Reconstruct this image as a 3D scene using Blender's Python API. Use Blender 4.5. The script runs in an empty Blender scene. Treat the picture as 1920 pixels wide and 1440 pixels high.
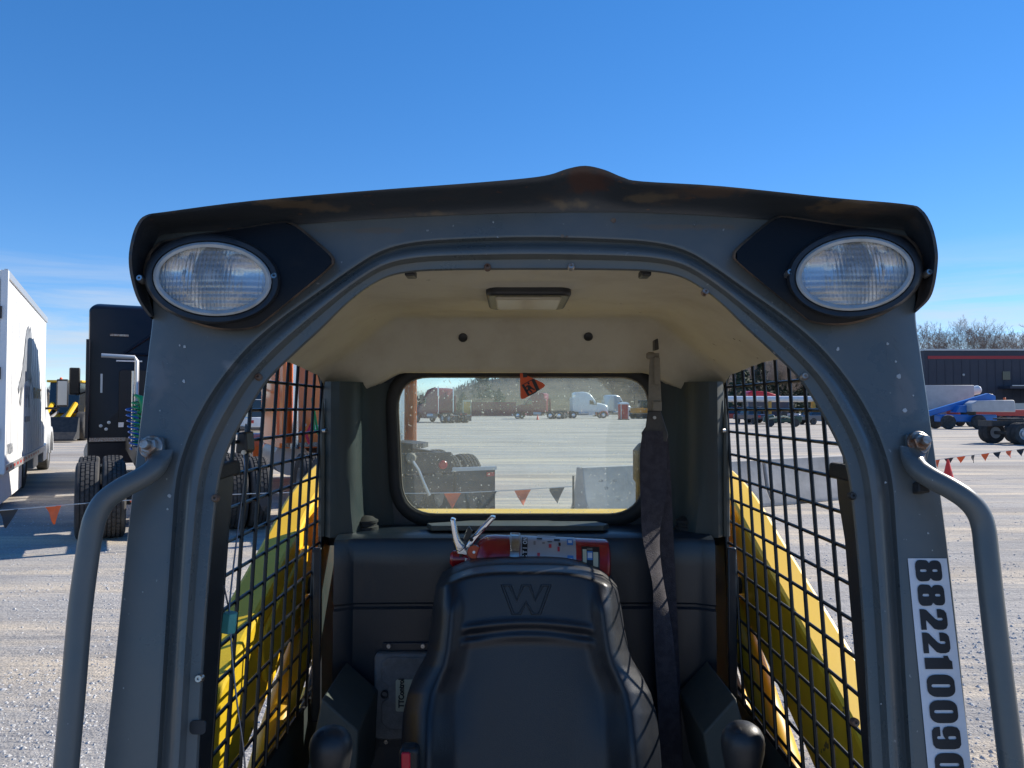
import bpy, bmesh, math, random
from mathutils import Vector, Matrix
V = Vector
R = math.radians
rnd = random.Random(7)
S = bpy.context.scene
COL = S.collection

# ------------------------------------------------------------------ camera
FPX = 1442.0
PITCH = math.atan(43 / FPX)
CAMZ = 1.75
cd = bpy.data.cameras.new('camera')
cam = bpy.data.objects.new('camera', cd)
COL.objects.link(cam)
cam.location = (0, 0, CAMZ)
cam.rotation_euler = (R(90) + PITCH, 0, 0)
cd.sensor_width = 36
cd.lens = 36 * FPX / 1920
cd.clip_start = 0.02
cd.clip_end = 6000
S.camera = cam

# ------------------------------------------------------------------ world, sun, exposure
SUN_AZ = 58      # degrees to the right of the view direction
SUN_EL = 33
SKY_G, SKY_H, SKY_S, SKY_V = 0.70, 0.509, 1.48, 1.97
W = bpy.data.worlds.new('World')
S.world = W
W.use_nodes = True
nt = W.node_tree
nt.nodes.clear()
wo = nt.nodes.new('ShaderNodeOutputWorld')
bg = nt.nodes.new('ShaderNodeBackground')
sky = nt.nodes.new('ShaderNodeTexSky')
sky.sky_type = 'NISHITA'
sky.sun_disc = False
sky.sun_elevation = R(SUN_EL)
sky.sun_rotation = R(SUN_AZ)
sky.altitude = 1200
sky.air_density = 0.85
sky.dust_density = 0.0
sky.ozone_density = 4.0
hsv = nt.nodes.new('ShaderNodeHueSaturation')
hsv.inputs['Hue'].default_value = SKY_H
hsv.inputs['Saturation'].default_value = SKY_S
hsv.inputs['Value'].default_value = SKY_V
# thin streaky cloud near the horizon, all the way round
tc = nt.nodes.new('ShaderNodeTexCoord')
sep = nt.nodes.new('ShaderNodeSeparateXYZ')
mp = nt.nodes.new('ShaderNodeMapping')
mp.inputs['Scale'].default_value = (2.2, 2.2, 26)
mp.inputs['Location'].default_value = (0.35, 0.1, 1.2)
nz = nt.nodes.new('ShaderNodeTexNoise')
nz.inputs['Scale'].default_value = 1.6
nz.inputs['Detail'].default_value = 6
nz.inputs['Roughness'].default_value = 0.62
nz.inputs['Distortion'].default_value = 0.5
cr = nt.nodes.new('ShaderNodeValToRGB')
cr.color_ramp.elements[0].position = 0.40
cr.color_ramp.elements[1].position = 0.62
el = nt.nodes.new('ShaderNodeValToRGB')      # fade with elevation
el.color_ramp.elements[0].position = 0.0
el.color_ramp.elements[0].color = (0.75, 0.75, 0.75, 1)
el.color_ramp.elements[1].position = 0.19
el.color_ramp.elements[1].color = (0, 0, 0, 1)
e2 = el.color_ramp.elements.new(0.09)
e2.color = (0.65, 0.65, 0.65, 1)
mul = nt.nodes.new('ShaderNodeMath'); mul.operation = 'MULTIPLY'
mix = nt.nodes.new('ShaderNodeMix'); mix.data_type = 'RGBA'
L = nt.links.new
L(tc.outputs['Generated'], mp.inputs['Vector'])
L(tc.outputs['Generated'], sep.inputs[0])
L(mp.outputs[0], nz.inputs['Vector'])
L(nz.outputs['Fac'], cr.inputs[0])
L(sep.outputs['Z'], el.inputs[0])
L(cr.outputs[0], mul.inputs[0]); L(el.outputs[0], mul.inputs[1])
gam = nt.nodes.new('ShaderNodeGamma'); gam.inputs['Gamma'].default_value = SKY_G
L(sky.outputs[0], gam.inputs['Color']); L(gam.outputs[0], hsv.inputs['Color'])
L(mul.outputs[0], mix.inputs['Factor'])
L(hsv.outputs[0], mix.inputs['A'])
mix.inputs['B'].default_value = (4.6, 5.1, 5.8, 1)
L(mix.outputs['Result'], bg.inputs['Color'])
bg.inputs['Strength'].default_value = 0.10
L(bg.outputs[0], wo.inputs[0])

sd = bpy.data.lights.new('sun', 'SUN')
sd.energy = 5.0
sd.angle = R(0.53)
sd.color = (1.0, 0.93, 0.82)
sun = bpy.data.objects.new('sun', sd)
COL.objects.link(sun)
_sv = V((math.cos(R(SUN_EL)) * math.sin(R(SUN_AZ)), math.cos(R(SUN_EL)) * math.cos(R(SUN_AZ)), math.sin(R(SUN_EL))))
sun.rotation_euler = _sv.to_track_quat('Z', 'Y').to_euler()
sun.location = _sv * 50

S.view_settings.view_transform = 'Standard'
S.view_settings.look = 'None'
S.view_settings.gamma = 1
S.view_settings.exposure = 0.55
S.view_settings.use_curve_mapping = False
S.cycles.max_bounces = 8
S.cycles.transparent_max_bounces = 16
S.cycles.use_denoising = True
S.cycles.sample_clamp_indirect = 6

# ------------------------------------------------------------------ layout helpers
_c, _s = math.cos(PITCH), math.sin(PITCH)
def ray(px, py):
    x = (px - 960) / FPX; y = (720 - py) / FPX
    return V((x, _c - y * _s, _s + y * _c))
def at(px, py, Y):
    d = ray(px, py)
    return V((0, 0, CAMZ)) + d * (Y / d.y)
def ground(px, py):
    d = ray(px, py)
    return V((0, 0, CAMZ)) + d * (-CAMZ / d.z)
FP_Y, FP_K = 0.9746, 0.225                     # leaning front plane of the cab: Y = FP_Y + FP_K * (Z - CAMZ)
FN = V((0, -1, FP_K)).normalized()
def fp(px, py, off=0.0):
    d = ray(px, py)
    t = (FP_Y + off / FN.y) / (d.y - FP_K * d.z)      # FN.y < 0: the plane shifted by off towards the viewer
    return V((0, 0, CAMZ)) + d * t
CX = 0.028                                     # centre line of the cab
def mx(p): return V((2 * CX - p.x, p.y, p.z))

# ------------------------------------------------------------------ mesh helpers
ORG = V((0, 0, 0))
def link(o, parent=None):
    COL.objects.link(o)
    if parent: o.parent = parent
    return o
def thing(name, label, cat, loc=(0, 0, 0), rz=0.0, group=None):
    o = bpy.data.objects.new(name, None)
    o.empty_display_size = 0.2
    COL.objects.link(o)
    o.location = loc; o.rotation_euler = (0, 0, rz)
    o['label'] = label; o['category'] = cat
    if group: o['group'] = group
    return o
def tag(o, label, cat, group=None):
    o['label'] = label; o['category'] = cat
    if group: o['group'] = group
    return o
class MB:
    def __init__(s): s.v = []; s.f = []
    def add(s, vs, fs):
        n = len(s.v); s.v += [V(p) for p in vs]; s.f += [tuple(i + n for i in f) for f in fs]; return s
    def box(s, c, d, rot=None):
        hx, hy, hz = d[0] / 2, d[1] / 2, d[2] / 2
        vs = [V((x, y, z)) for x in (-hx, hx) for y in (-hy, hy) for z in (-hz, hz)]
        if rot is not None: vs = [rot @ p for p in vs]
        c = V(c)
        return s.add([p + c for p in vs], [(0, 1, 3, 2), (4, 6, 7, 5), (0, 4, 5, 1), (2, 3, 7, 6), (0, 2, 6, 4), (1, 5, 7, 3)])
    def bx(s, x0, x1, y0, y1, z0, z1):
        return s.box(((x0 + x1) / 2, (y0 + y1) / 2, (z0 + z1) / 2), (abs(x1 - x0), abs(y1 - y0), abs(z1 - z0)))
    def tube(s, pts, r, n=10, caps=True):
        pts = [V(p) for p in pts]
        rs = r if isinstance(r, (list, tuple)) else [r] * len(pts)
        rings = []; up = None
        for i, p in enumerate(pts):
            t = (pts[min(i + 1, len(pts) - 1)] - pts[max(i - 1, 0)]).normalized()
            if up is None:
                up = t.orthogonal().normalized()
            up = (up - t * up.dot(t))
            up = up.normalized() if up.length > 1e-6 else t.orthogonal().normalized()
            b = t.cross(up)
            rings.append([p + (up * math.cos(2 * math.pi * k / n) + b * math.sin(2 * math.pi * k / n)) * rs[i] for k in range(n)])
        return s.loft(rings, True, caps)
    def cyl(s, a, b, r, n=16, r2=None):
        return s.tube([a, b], [r, r if r2 is None else r2], n)
    def loft(s, rings, closed=True, caps=False):
        n = len(rings[0]); vs = [p for q in rings for p in q]; fs = []
        for i in range(len(rings) - 1):
            for k in range(n if closed else n - 1):
                k2 = (k + 1) % n
                fs.append((i * n + k, i * n + k2, (i + 1) * n + k2, (i + 1) * n + k))
        if caps:
            fs.append(tuple(range(n - 1, -1, -1)))
            m = (len(rings) - 1) * n
            fs.append(tuple(range(m, m + n)))
        return s.add(vs, fs)
    def lathe(s, prof, org, axis=(0, 0, 1), n=24, ref=None, caps=True):
        a = V(axis).normalized(); u = (V(ref) if ref else a.orthogonal()).normalized(); w = a.cross(u); org = V(org)
        rings = [[org + a * h + (u * math.cos(2 * math.pi * k / n) + w * math.sin(2 * math.pi * k / n)) * max(r, 1e-5) for k in range(n)] for r, h in prof]
        return s.loft(rings, True, caps)
    def prism(s, poly, d):
        """poly: list of 3D points, extruded along vector d"""
        n = len(poly); d = V(d); a = [V(p) for p in poly]
        vs = a + [p + d for p in a]
        fs = [tuple(range(n - 1, -1, -1)), tuple(range(n, 2 * n))]
        fs += [(i, (i + 1) % n, n + (i + 1) % n, n + i) for i in range(n)]
        return s.add(vs, fs)
    def xprism(s, yz, x0, x1): return s.prism([(x0, y, z) for y, z in yz], (x1 - x0, 0, 0))
    def yprism(s, xz, y0, y1): return s.prism([(x, y0, z) for x, z in xz], (0, y1 - y0, 0))
    def zprism(s, xy, z0, z1): return s.prism([(x, y, z0) for x, y in xy], (0, 0, z1 - z0))
    def build(s, name, m, parent=None, smooth=35, bevel=0, seg=2):
        me = bpy.data.meshes.new(name)
        o0 = ORG
        me.from_pydata([tuple(p - o0) for p in s.v], [], s.f)
        bm = bmesh.new(); bm.from_mesh(me)
        bmesh.ops.recalc_face_normals(bm, faces=bm.faces)
        bm.to_mesh(me); bm.free()
        return finish(name, me, m, parent, smooth, bevel, seg)
def finish(name, me, m, parent=None, smooth=35, bevel=0, seg=2):
    if m: me.materials.append(M[m] if isinstance(m, str) else m)
    if smooth:
        for p in me.polygons: p.use_smooth = True
        me.set_sharp_from_angle(angle=R(smooth))
    o = bpy.data.objects.new(name, me)
    link(o, parent)
    if bevel:
        b = o.modifiers.new('bevel', 'BEVEL'); b.width = bevel; b.segments = seg
        b.limit_method = 'ANGLE'; b.angle_limit = R(40); b.harden_normals = False
    return o
def fill_poly(loops, to3d, depth, name, m, parent=None, bevel=0):
    """flat shape with holes: loops of 2D points, to3d maps (a,b)->3D; depth = extrusion vector (None for a sheet)"""
    bm = bmesh.new()
    eds = []
    for lp in loops:
        vs = [bm.verts.new(to3d(a, b) - ORG) for a, b in lp]
        eds += [bm.edges.new((vs[i], vs[(i + 1) % len(vs)])) for i in range(len(vs))]
    bmesh.ops.triangle_fill(bm, use_beauty=True, use_dissolve=False, edges=eds)
    if depth is not None:
        r = bmesh.ops.extrude_face_region(bm, geom=list(bm.faces))
        bmesh.ops.translate(bm, vec=V(depth), verts=[g for g in r['geom'] if isinstance(g, bmesh.types.BMVert)])
    bmesh.ops.recalc_face_normals(bm, faces=bm.faces)
    me = bpy.data.meshes.new(name); bm.to_mesh(me); bm.free()
    return finish(name, me, m, parent, 30, bevel)
def copy_tree(o, parent=None, depth=0):
    c = o.copy(); COL.objects.link(c); c.parent = parent
    for ch in list(o.children): copy_tree(ch, c)
    return c
def cr_spline(pts, n):
    """Catmull-Rom through pts (tuples), n samples per span"""
    P = [V(p) for p in pts]; out = []
    for i in range(len(P) - 1):
        p0 = P[max(i - 1, 0)]; p1 = P[i]; p2 = P[i + 1]; p3 = P[min(i + 2, len(P) - 1)]
        for k in range(n):
            t = k / n
            out.append(0.5 * ((2 * p1) + (p2 - p0) * t + (2 * p0 - 5 * p1 + 4 * p2 - p3) * t * t + (3 * p1 - p0 - 3 * p2 + p3) * t ** 3))
    out.append(P[-1])
    return out
def interp(x, tab):
    if x <= tab[0][0]: return tab[0][1]
    for (a, b), (c, d) in zip(tab, tab[1:]):
        if x <= c:
            t = (x - a) / (c - a)
            return b + (d - b) * t
    return tab[-1][1]
def sstep(a, b, x):
    t = min(max((x - a) / (b - a), 0), 1)
    return t * t * (3 - 2 * t)
def rrect(x0, x1, y0, y1, r, n=5):
    out = []
    for cx, cy, a in ((x1 - r, y1 - r, 0), (x0 + r, y1 - r, 90), (x0 + r, y0 + r, 180), (x1 - r, y0 + r, 270)):
        for k in range(n + 1):
            t = R(a + 90 * k / n); out.append((cx + r * math.cos(t), cy + r * math.sin(t)))
    return out
def text_mesh(name, txt, size, mtx, m, parent, offset=0.0, sx=1.0, extr=0.0006, align='LEFT'):
    cu = bpy.data.curves.new(name, 'FONT'); cu.body = txt; cu.size = size; cu.offset = offset; cu.extrude = extr; cu.align_x = align
    cu.resolution_u = 3
    t = bpy.data.objects.new(name + '_src', cu); COL.objects.link(t)
    bpy.context.view_layer.update()
    me = bpy.data.meshes.new_from_object(t)
    bpy.data.objects.remove(t)
    me.name = name
    me.transform(Matrix.Translation(-ORG) @ mtx @ Matrix.Diagonal((sx, 1, 1, 1)))
    me.materials.clear()
    return finish(name, me, m, parent, 0)
def basis(o, x, y):
    """4x4 with x axis, y axis and normal"""
    x = V(x).normalized(); y = V(y).normalized(); z = x.cross(y).normalized(); y = z.cross(x)
    return Matrix.Translation(V(o)) @ Matrix((x, y, z)).transposed().to_4x4()

# ------------------------------------------------------------------ materials
M = {}
def mat(name, col, rough=0.5, metal=0.0, col2=None, nscale=8.0, namt=1.0, ramp=(0.35, 0.65), bump=0.0, bscale=40.0, rvar=0.0,
        coat=0.0, emit=None, spec=0.5, stretch=(1, 1, 1), chips=None, chip_scale=30, chip_thr=0.80, sheen=0.0, world=False):
    m = bpy.data.materials.new(name); m.use_nodes = True
    t = m.node_tree; n = t.nodes; p = n['Principled BSDF']; lk = t.links.new
    p.inputs['Base Color'].default_value = (*col, 1)
    p.inputs['Roughness'].default_value = rough
    p.inputs['Metallic'].default_value = metal
    p.inputs['Specular IOR Level'].default_value = spec
    p.inputs['Coat Weight'].default_value = coat
    p.inputs['Coat Roughness'].default_value = 0.12
    c = n.new('ShaderNodeTexCoord')
    mpn = n.new('ShaderNodeMapping'); mpn.inputs['Scale'].default_value = stretch
    if world:
        g = n.new('ShaderNodeNewGeometry'); lk(g.outputs['Position'], mpn.inputs[0])
    else:
        lk(c.outputs['Object'], mpn.inputs[0])
    outc = None
    if col2 is not None:
        a = n.new('ShaderNodeTexNoise'); a.inputs['Scale'].default_value = nscale; a.inputs['Detail'].default_value = 7
        a.inputs['Roughness'].default_value = 0.65
        lk(mpn.outputs[0], a.inputs['Vector'])
        r = n.new('ShaderNodeValToRGB'); r.color_ramp.elements[0].position = ramp[0]; r.color_ramp.elements[1].position = ramp[1]
        r.color_ramp.elements[0].color = (*col, 1)
        r.color_ramp.elements[1].color = tuple(col[i] + (col2[i] - col[i]) * namt for i in range(3)) + (1,)
        lk(a.outputs['Fac'], r.inputs[0]); outc = r.outputs[0]
        if rvar:
            mr = n.new('ShaderNodeMapRange'); mr.inputs[1].default_value = ramp[0]; mr.inputs[2].default_value = ramp[1]
            mr.inputs[3].default_value = rough; mr.inputs[4].default_value = rough + rvar
            lk(a.outputs['Fac'], mr.inputs[0]); lk(mr.outputs[0], p.inputs['Roughness'])
    if chips is not None:
        q = n.new('ShaderNodeTexNoise'); q.inputs['Scale'].default_value = chip_scale; q.inputs['Detail'].default_value = 3
        lk(mpn.outputs[0], q.inputs['Vector'])
        r2 = n.new('ShaderNodeValToRGB'); r2.color_ramp.elements[0].position = chip_thr; r2.color_ramp.elements[1].position = chip_thr + 0.012
        lk(q.outputs['Fac'], r2.inputs[0])
        mm = n.new('ShaderNodeMix'); mm.data_type = 'RGBA'
        lk(r2.outputs[0], mm.inputs['Factor'])
        if outc: lk(outc, mm.inputs['A'])
        else: mm.inputs['A'].default_value = (*col, 1)
        mm.inputs['B'].default_value = (*chips, 1)
        outc = mm.outputs['Result']
    if outc: lk(outc, p.inputs['Base Color'])
    if bump:
        b = n.new('ShaderNodeBump'); b.inputs['Strength'].default_value = bump; b.inputs['Distance'].default_value = 0.01
        q = n.new('ShaderNodeTexNoise'); q.inputs['Scale'].default_value = bscale; q.inputs['Detail'].default_value = 5
        lk(mpn.outputs[0], q.inputs['Vector']); lk(q.outputs['Fac'], b.inputs['Height']); lk(b.outputs[0], p.inputs['Normal'])
    if emit:
        p.inputs['Emission Color'].default_value = (*emit[0], 1); p.inputs['Emission Strength'].default_value = emit[1]
    M[name] = m
    return m
mat('cab_paint', (0.082, 0.096, 0.098), 0.26, 0, (0.122, 0.124, 0.116), 7, 1, (0.38, 0.72), 0.02, 260, 0.16, chips=(0.24, 0.24, 0.23), chip_scale=120, chip_thr=0.735)
mat('visor_paint', (0.026, 0.031, 0.037), 0.42, 0, (0.085, 0.060, 0.042), 6, 1, (0.52, 0.76), 0.06, 160, 0.3, stretch=(1, 1.5, 2.5), chips=(0.10, 0.055, 0.035), chip_scale=60, chip_thr=0.70)
mat('scuff', (0.12, 0.13, 0.14), 0.5)
mat('rust_steel', (0.10, 0.045, 0.025), 0.8, 0.1, (0.17, 0.13, 0.10), 40, 1, (0.4, 0.6), 0.3, 120)
mat('pod_black', (0.006, 0.007, 0.009), 0.5, 0, (0.022, 0.020, 0.018), 9, 1, (0.55, 0.9), 0.04, 200, 0.2, spec=0.22)
mat('pod_edge', (0.040, 0.032, 0.025), 0.6, 0, (0.22, 0.14, 0.085), 14, 1, (0.42, 0.68), 0.1, 120)
mat('black_plastic', (0.014, 0.015, 0.017), 0.45, 0, (0.03, 0.03, 0.03), 20, 1, (0.4, 0.8), 0.06, 300)
mat('black_rubber', (0.016, 0.016, 0.016), 0.7, 0, (0.05, 0.045, 0.04), 6, 1, (0.45, 0.85), 0.1, 200)
mat('mesh_wire', (0.006, 0.007, 0.009), 0.35, 0, (0.04, 0.032, 0.028), 30, 1, (0.64, 0.8), spec=0.35)
mat('interior_green', (0.018, 0.032, 0.032), 0.5, 0, (0.036, 0.038, 0.033), 5, 1, (0.4, 0.75), 0.04, 200, 0.2, stretch=(2.5, 1, 0.6))
mat('interior_slate', (0.015, 0.023, 0.033), 0.30, 0, (0.055, 0.040, 0.031), 4.5, 1, (0.5, 0.8), 0.04, 200, 0.25, stretch=(2.2, 1, 0.7))
mat('console_olive', (0.06, 0.07, 0.062), 0.6, 0, (0.09, 0.09, 0.075), 10, 1)
mat('headliner', (0.54, 0.50, 0.395), 0.78, 0, (0.40, 0.345, 0.25), 5.5, 1, (0.42, 0.78), 0.12, 420, chips=(0.10, 0.07, 0.045), chip_scale=38, chip_thr=0.755)
mat('dome_lens', (0.50, 0.45, 0.33), 0.3, 0, (0.42, 0.37, 0.26), 8, 1, coat=0.4)
mat('seat_vinyl', (0.013, 0.016, 0.022), 0.34, 0, (0.030, 0.031, 0.032), 5, 1, (0.45, 0.85), 0.10, 520, 0.14)
mat('belt_web', (0.026, 0.022, 0.028), 0.85, 0, (0.045, 0.038, 0.046), 60, 1, (0.4, 0.6), 0.3, 400)
mat('belt_beige', (0.23, 0.20, 0.15), 0.7, 0, (0.14, 0.12, 0.09), 22, 1, (0.35, 0.7), 0.1, 200)
mat('dark_metal', (0.035, 0.036, 0.036), 0.5, 0.4, (0.07, 0.06, 0.05), 30, 1)
mat('zinc', (0.55, 0.55, 0.54), 0.30, 0.9, (0.40, 0.37, 0.33), 60, 1)
mat('zinc_rust', (0.42, 0.40, 0.37), 0.42, 0.7, (0.20, 0.10, 0.055), 55, 1, (0.42, 0.6))
mat('chrome', (0.72, 0.73, 0.75), 0.24, 1.0)
mat('reflector', (0.95, 0.92, 0.86), 0.14, 0.9)
mat('bezel_grey', (0.44, 0.46, 0.46), 0.45, 0, (0.32, 0.33, 0.32), 30, 1)
mat('extinguisher_red', (0.34, 0.012, 0.016), 0.26, 0, (0.26, 0.012, 0.014), 20, 1, coat=0.5)
mat('label_silver', (0.46, 0.47, 0.50), 0.38, 0.35, (0.38, 0.39, 0.42), 12, 1)
mat('print_black', (0.012, 0.012, 0.014), 0.5)
mat('print_blue', (0.05, 0.20, 0.50), 0.5)
mat('print_red', (0.55, 0.05, 0.07), 0.5)
mat('print_cream', (0.55, 0.52, 0.36), 0.5)
mat('sticker_white', (0.70, 0.71, 0.73), 0.42, 0, (0.62, 0.63, 0.65), 20, 1)
mat('tag_orange', (0.72, 0.10, 0.02), 0.5)
mat('pennant_orange', (0.85, 0.13, 0.02), 0.5, 0, (0.70, 0.10, 0.02), 8, 1)
mat('pennant_black', (0.022, 0.022, 0.025), 0.6)
mat('string_white', (0.55, 0.55, 0.53), 0.7)
mat('teal_plastic', (0.10, 0.42, 0.38), 0.45)
mat('wire_grey', (0.28, 0.28, 0.30), 0.4, 0.6)
mat('ecu_alu', (0.27, 0.26, 0.25), 0.62, 0.2, (0.17, 0.155, 0.145), 35, 1, (0.3, 0.7), 0.2, 260)
mat('machine_yellow', (0.92, 0.56, 0.02), 0.45, 0, (0.84, 0.48, 0.02), 5, 1, (0.4, 0.8), 0.02, 200, 0.15, coat=0.15, chips=(0.20, 0.13, 0.05), chip_scale=24, chip_thr=0.73)
mat('machine_amber', (0.76, 0.45, 0.015), 0.42, 0, (0.64, 0.36, 0.015), 6, 1, (0.4, 0.8))
mat('buckle_red', (0.65, 0.02, 0.04), 0.35)
mat('tyre', (0.028, 0.028, 0.028), 0.85, 0, (0.085, 0.080, 0.074), 5, 1, (0.35, 0.75), 0.2, 60)
mat('truck_black', (0.004, 0.005, 0.012), 0.30, 0, (0.008, 0.008, 0.014), 3, 1, coat=0.0, spec=0.35)
mat('truck_orange', (0.85, 0.19, 0.025), 0.30, 0, (0.74, 0.16, 0.025), 3, 1, coat=0.4)
mat('truck_maroon', (0.20, 0.010, 0.034), 0.45, 0, (0.15, 0.008, 0.025), 3, 1, spec=0.25)
mat('truck_white', (0.72, 0.73, 0.73), 0.35, 0, (0.62, 0.63, 0.62), 2, 1, coat=0.2)
mat('box_white', (0.78, 0.79, 0.79), 0.45, 0, (0.68, 0.68, 0.66), 1.6, 1, (0.45, 0.85), stretch=(1, 1, 0.25))
mat('truck_frame', (0.022, 0.023, 0.025), 0.6, 0, (0.07, 0.063, 0.055), 6, 1, (0.4, 0.8))
mat('glass_dark', (0.012, 0.016, 0.020), 0.06, 0, spec=0.8)
mat('flap_black', (0.030, 0.032, 0.034), 0.55, 0, (0.055, 0.055, 0.055), 6, 1)
mat('alu_bar', (0.50, 0.51, 0.52), 0.4, 0.6)
mat('tail_red', (0.45, 0.02, 0.02), 0.3)
mat('hose_green', (0.01, 0.30, 0.10), 0.4)
mat('hose_blue', (0.02, 0.12, 0.42), 0.4)
mat('hose_red', (0.62, 0.02, 0.03), 0.4)
mat('logo_grey', (0.30, 0.32, 0.35), 0.5, 0, (0.18, 0.19, 0.21), 5, 1)
mat('arch_shadow', (0.035, 0.038, 0.065), 0.4, 0, (0.06, 0.06, 0.09), 2, 1)  # colour of the arched shadow on the box truck, not lettering; unused
mat('logo_gold', (0.55, 0.30, 0.05), 0.5)
mat('reflect_red', (0.45, 0.05, 0.04), 0.4)
mat('cone_orange', (0.80, 0.055, 0.03), 0.5)
mat('concrete', (0.50, 0.47, 0.43), 0.9, 0, (0.30, 0.28, 0.25), 2.2, 1, (0.35, 0.75), 0.25, 30)
mat('building_navy', (0.030, 0.034, 0.052), 0.6, 0, (0.038, 0.042, 0.06), 0.8, 1)
mat('building_red', (0.36, 0.035, 0.04), 0.6)
mat('lift_blue', (0.02, 0.17, 0.52), 0.4, 0, (0.03, 0.15, 0.44), 2, 1)
mat('lift_grey', (0.45, 0.46, 0.47), 0.5, 0, (0.38, 0.39, 0.40), 2, 1)
mat('excavator_orange', (0.62, 0.25, 0.02), 0.45)
mat('container_maroon', (0.16, 0.010, 0.045), 0.7, 0, (0.11, 0.009, 0.03), 2, 1)
mat('toilet_red', (0.58, 0.06, 0.045), 0.5)
mat('car_red', (0.40, 0.02, 0.025), 0.3, coat=0.4)
mat('car_grey', (0.16, 0.17, 0.18), 0.3, coat=0.4)
mat('car_navy', (0.02, 0.03, 0.06), 0.3, coat=0.4)
mat('car_green', (0.015, 0.055, 0.035), 0.4, coat=0.2)
mat('car_silver', (0.45, 0.47, 0.49), 0.3, 0.3, coat=0.4)
mat('sign_pink', (0.62, 0.55, 0.56), 0.5)
mat('bark', (0.115, 0.095, 0.078), 0.9, 0, (0.165, 0.14, 0.115), 4, 1)
mat('twig', (0.27, 0.215, 0.175), 0.9, 0, (0.34, 0.28, 0.23), 1, 1)
mat('evergreen', (0.022, 0.040, 0.018), 0.8, 0, (0.045, 0.065, 0.028), 1.5, 1)
mat('stone', (0.55, 0.54, 0.52), 0.9, 0, (0.36, 0.355, 0.35), 1.2, 1, (0.3, 0.7), world=True)

def custom(name):
    m = bpy.data.materials.new(name); m.use_nodes = True; M[name] = m
    t = m.node_tree
    return m, t, t.nodes, t.links.new, t.nodes['Principled BSDF'], t.nodes['Material Output']

# dusty window glass
m, t, n, lk, p, out = custom('window_glass')
tr = n.new('ShaderNodeBsdfTransparent'); tr.inputs[0].default_value = (0.92, 0.99, 0.98, 1)
gl = n.new('ShaderNodeBsdfGlossy'); gl.inputs['Roughness'].default_value = 0.03
df = n.new('ShaderNodeBsdfDiffuse'); df.inputs[0].default_value = (0.60, 0.63, 0.60, 1)
tl = n.new('ShaderNodeBsdfTranslucent'); tl.inputs[0].default_value = (0.66, 0.70, 0.66, 1)
ad = n.new('ShaderNodeMixShader'); ad.inputs[0].default_value = 0.6
lk(df.outputs[0], ad.inputs[1]); lk(tl.outputs[0], ad.inputs[2])
c = n.new('ShaderNodeTexCoord')
n1 = n.new('ShaderNodeTexNoise'); n1.inputs['Scale'].default_value = 6; n1.inputs['Detail'].default_value = 6; n1.inputs['Roughness'].default_value = 0.7
n2 = n.new('ShaderNodeTexNoise'); n2.inputs['Scale'].default_value = 150; n2.inputs['Detail'].default_value = 2
lk(c.outputs['Object'], n1.inputs['Vector']); lk(c.outputs['Object'], n2.inputs['Vector'])
r1 = n.new('ShaderNodeMapRange'); r1.inputs[1].default_value = 0.3; r1.inputs[2].default_value = 0.8; r1.inputs[3].default_value = 0.03; r1.inputs[4].default_value = 0.11
r2 = n.new('ShaderNodeMapRange'); r2.inputs[1].default_value = 0.675; r2.inputs[2].default_value = 0.72; r2.inputs[3].default_value = 0.0; r2.inputs[4].default_value = 0.75
lk(n1.outputs['Fac'], r1.inputs[0]); lk(n2.outputs['Fac'], r2.inputs[0])
mxx = n.new('ShaderNodeMath'); mxx.operation = 'MAXIMUM'; lk(r1.outputs[0], mxx.inputs[0]); lk(r2.outputs[0], mxx.inputs[1])
m1 = n.new('ShaderNodeMixShader'); lk(mxx.outputs[0], m1.inputs[0]); lk(tr.outputs[0], m1.inputs[1]); lk(ad.outputs[0], m1.inputs[2])
m2 = n.new('ShaderNodeMixShader'); m2.inputs[0].default_value = 0.06; lk(m1.outputs[0], m2.inputs[1]); lk(gl.outputs[0], m2.inputs[2])
lk(m2.outputs[0], out.inputs[0])

# fluted clear lens of the work lights
m, t, n, lk, p, out = custom('lamp_lens')
tr = n.new('ShaderNodeBsdfTransparent'); tr.inputs[0].default_value = (0.93, 0.95, 0.96, 1)
gl = n.new('ShaderNodeBsdfGlossy'); gl.inputs['Roughness'].default_value = 0.08
rf = n.new('ShaderNodeBsdfRefraction'); rf.inputs['IOR'].default_value = 1.35; rf.inputs['Roughness'].default_value = 0.02; rf.inputs[0].default_value = (0.95, 0.96, 0.97, 1)
tl = n.new('ShaderNodeBsdfDiffuse'); tl.inputs[0].default_value = (0.88, 0.86, 0.82, 1)
c = n.new('ShaderNodeTexCoord')
def wave(axis, scale):
    w = n.new('ShaderNodeTexWave'); w.wave_type = 'BANDS'; w.bands_direction = axis; w.inputs['Scale'].default_value = scale
    w.inputs['Distortion'].default_value = 0.0; lk(c.outputs['Object'], w.inputs['Vector']); return w
w1 = wave('X', 62); w2 = wave('Z', 40)
sm = n.new('ShaderNodeMath'); sm.operation = 'MULTIPLY_ADD'; lk(w2.outputs['Fac'], sm.inputs[0]); sm.inputs[1].default_value = 0.55; lk(w1.outputs['Fac'], sm.inputs[2])
b = n.new('ShaderNodeBump'); b.inputs['Strength'].default_value = 0.7; b.inputs['Distance'].default_value = 0.0018
lk(sm.outputs[0], b.inputs['Height'])
for q in (gl, rf, tl): lk(b.outputs[0], q.inputs['Normal'])
a1 = n.new('ShaderNodeMixShader'); a1.inputs[0].default_value = 0.6; lk(tr.outputs[0], a1.inputs[1]); lk(rf.outputs[0], a1.inputs[2])
a2 = n.new('ShaderNodeMixShader'); a2.inputs[0].default_value = 0.16; lk(a1.outputs[0], a2.inputs[1]); lk(gl.outputs[0], a2.inputs[2])
a3 = n.new('ShaderNodeMixShader'); a3.inputs[0].default_value = 0.16; lk(a2.outputs[0], a3.inputs[1]); lk(tl.outputs[0], a3.inputs[2])
lk(a3.outputs[0], out.inputs[0])

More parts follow.
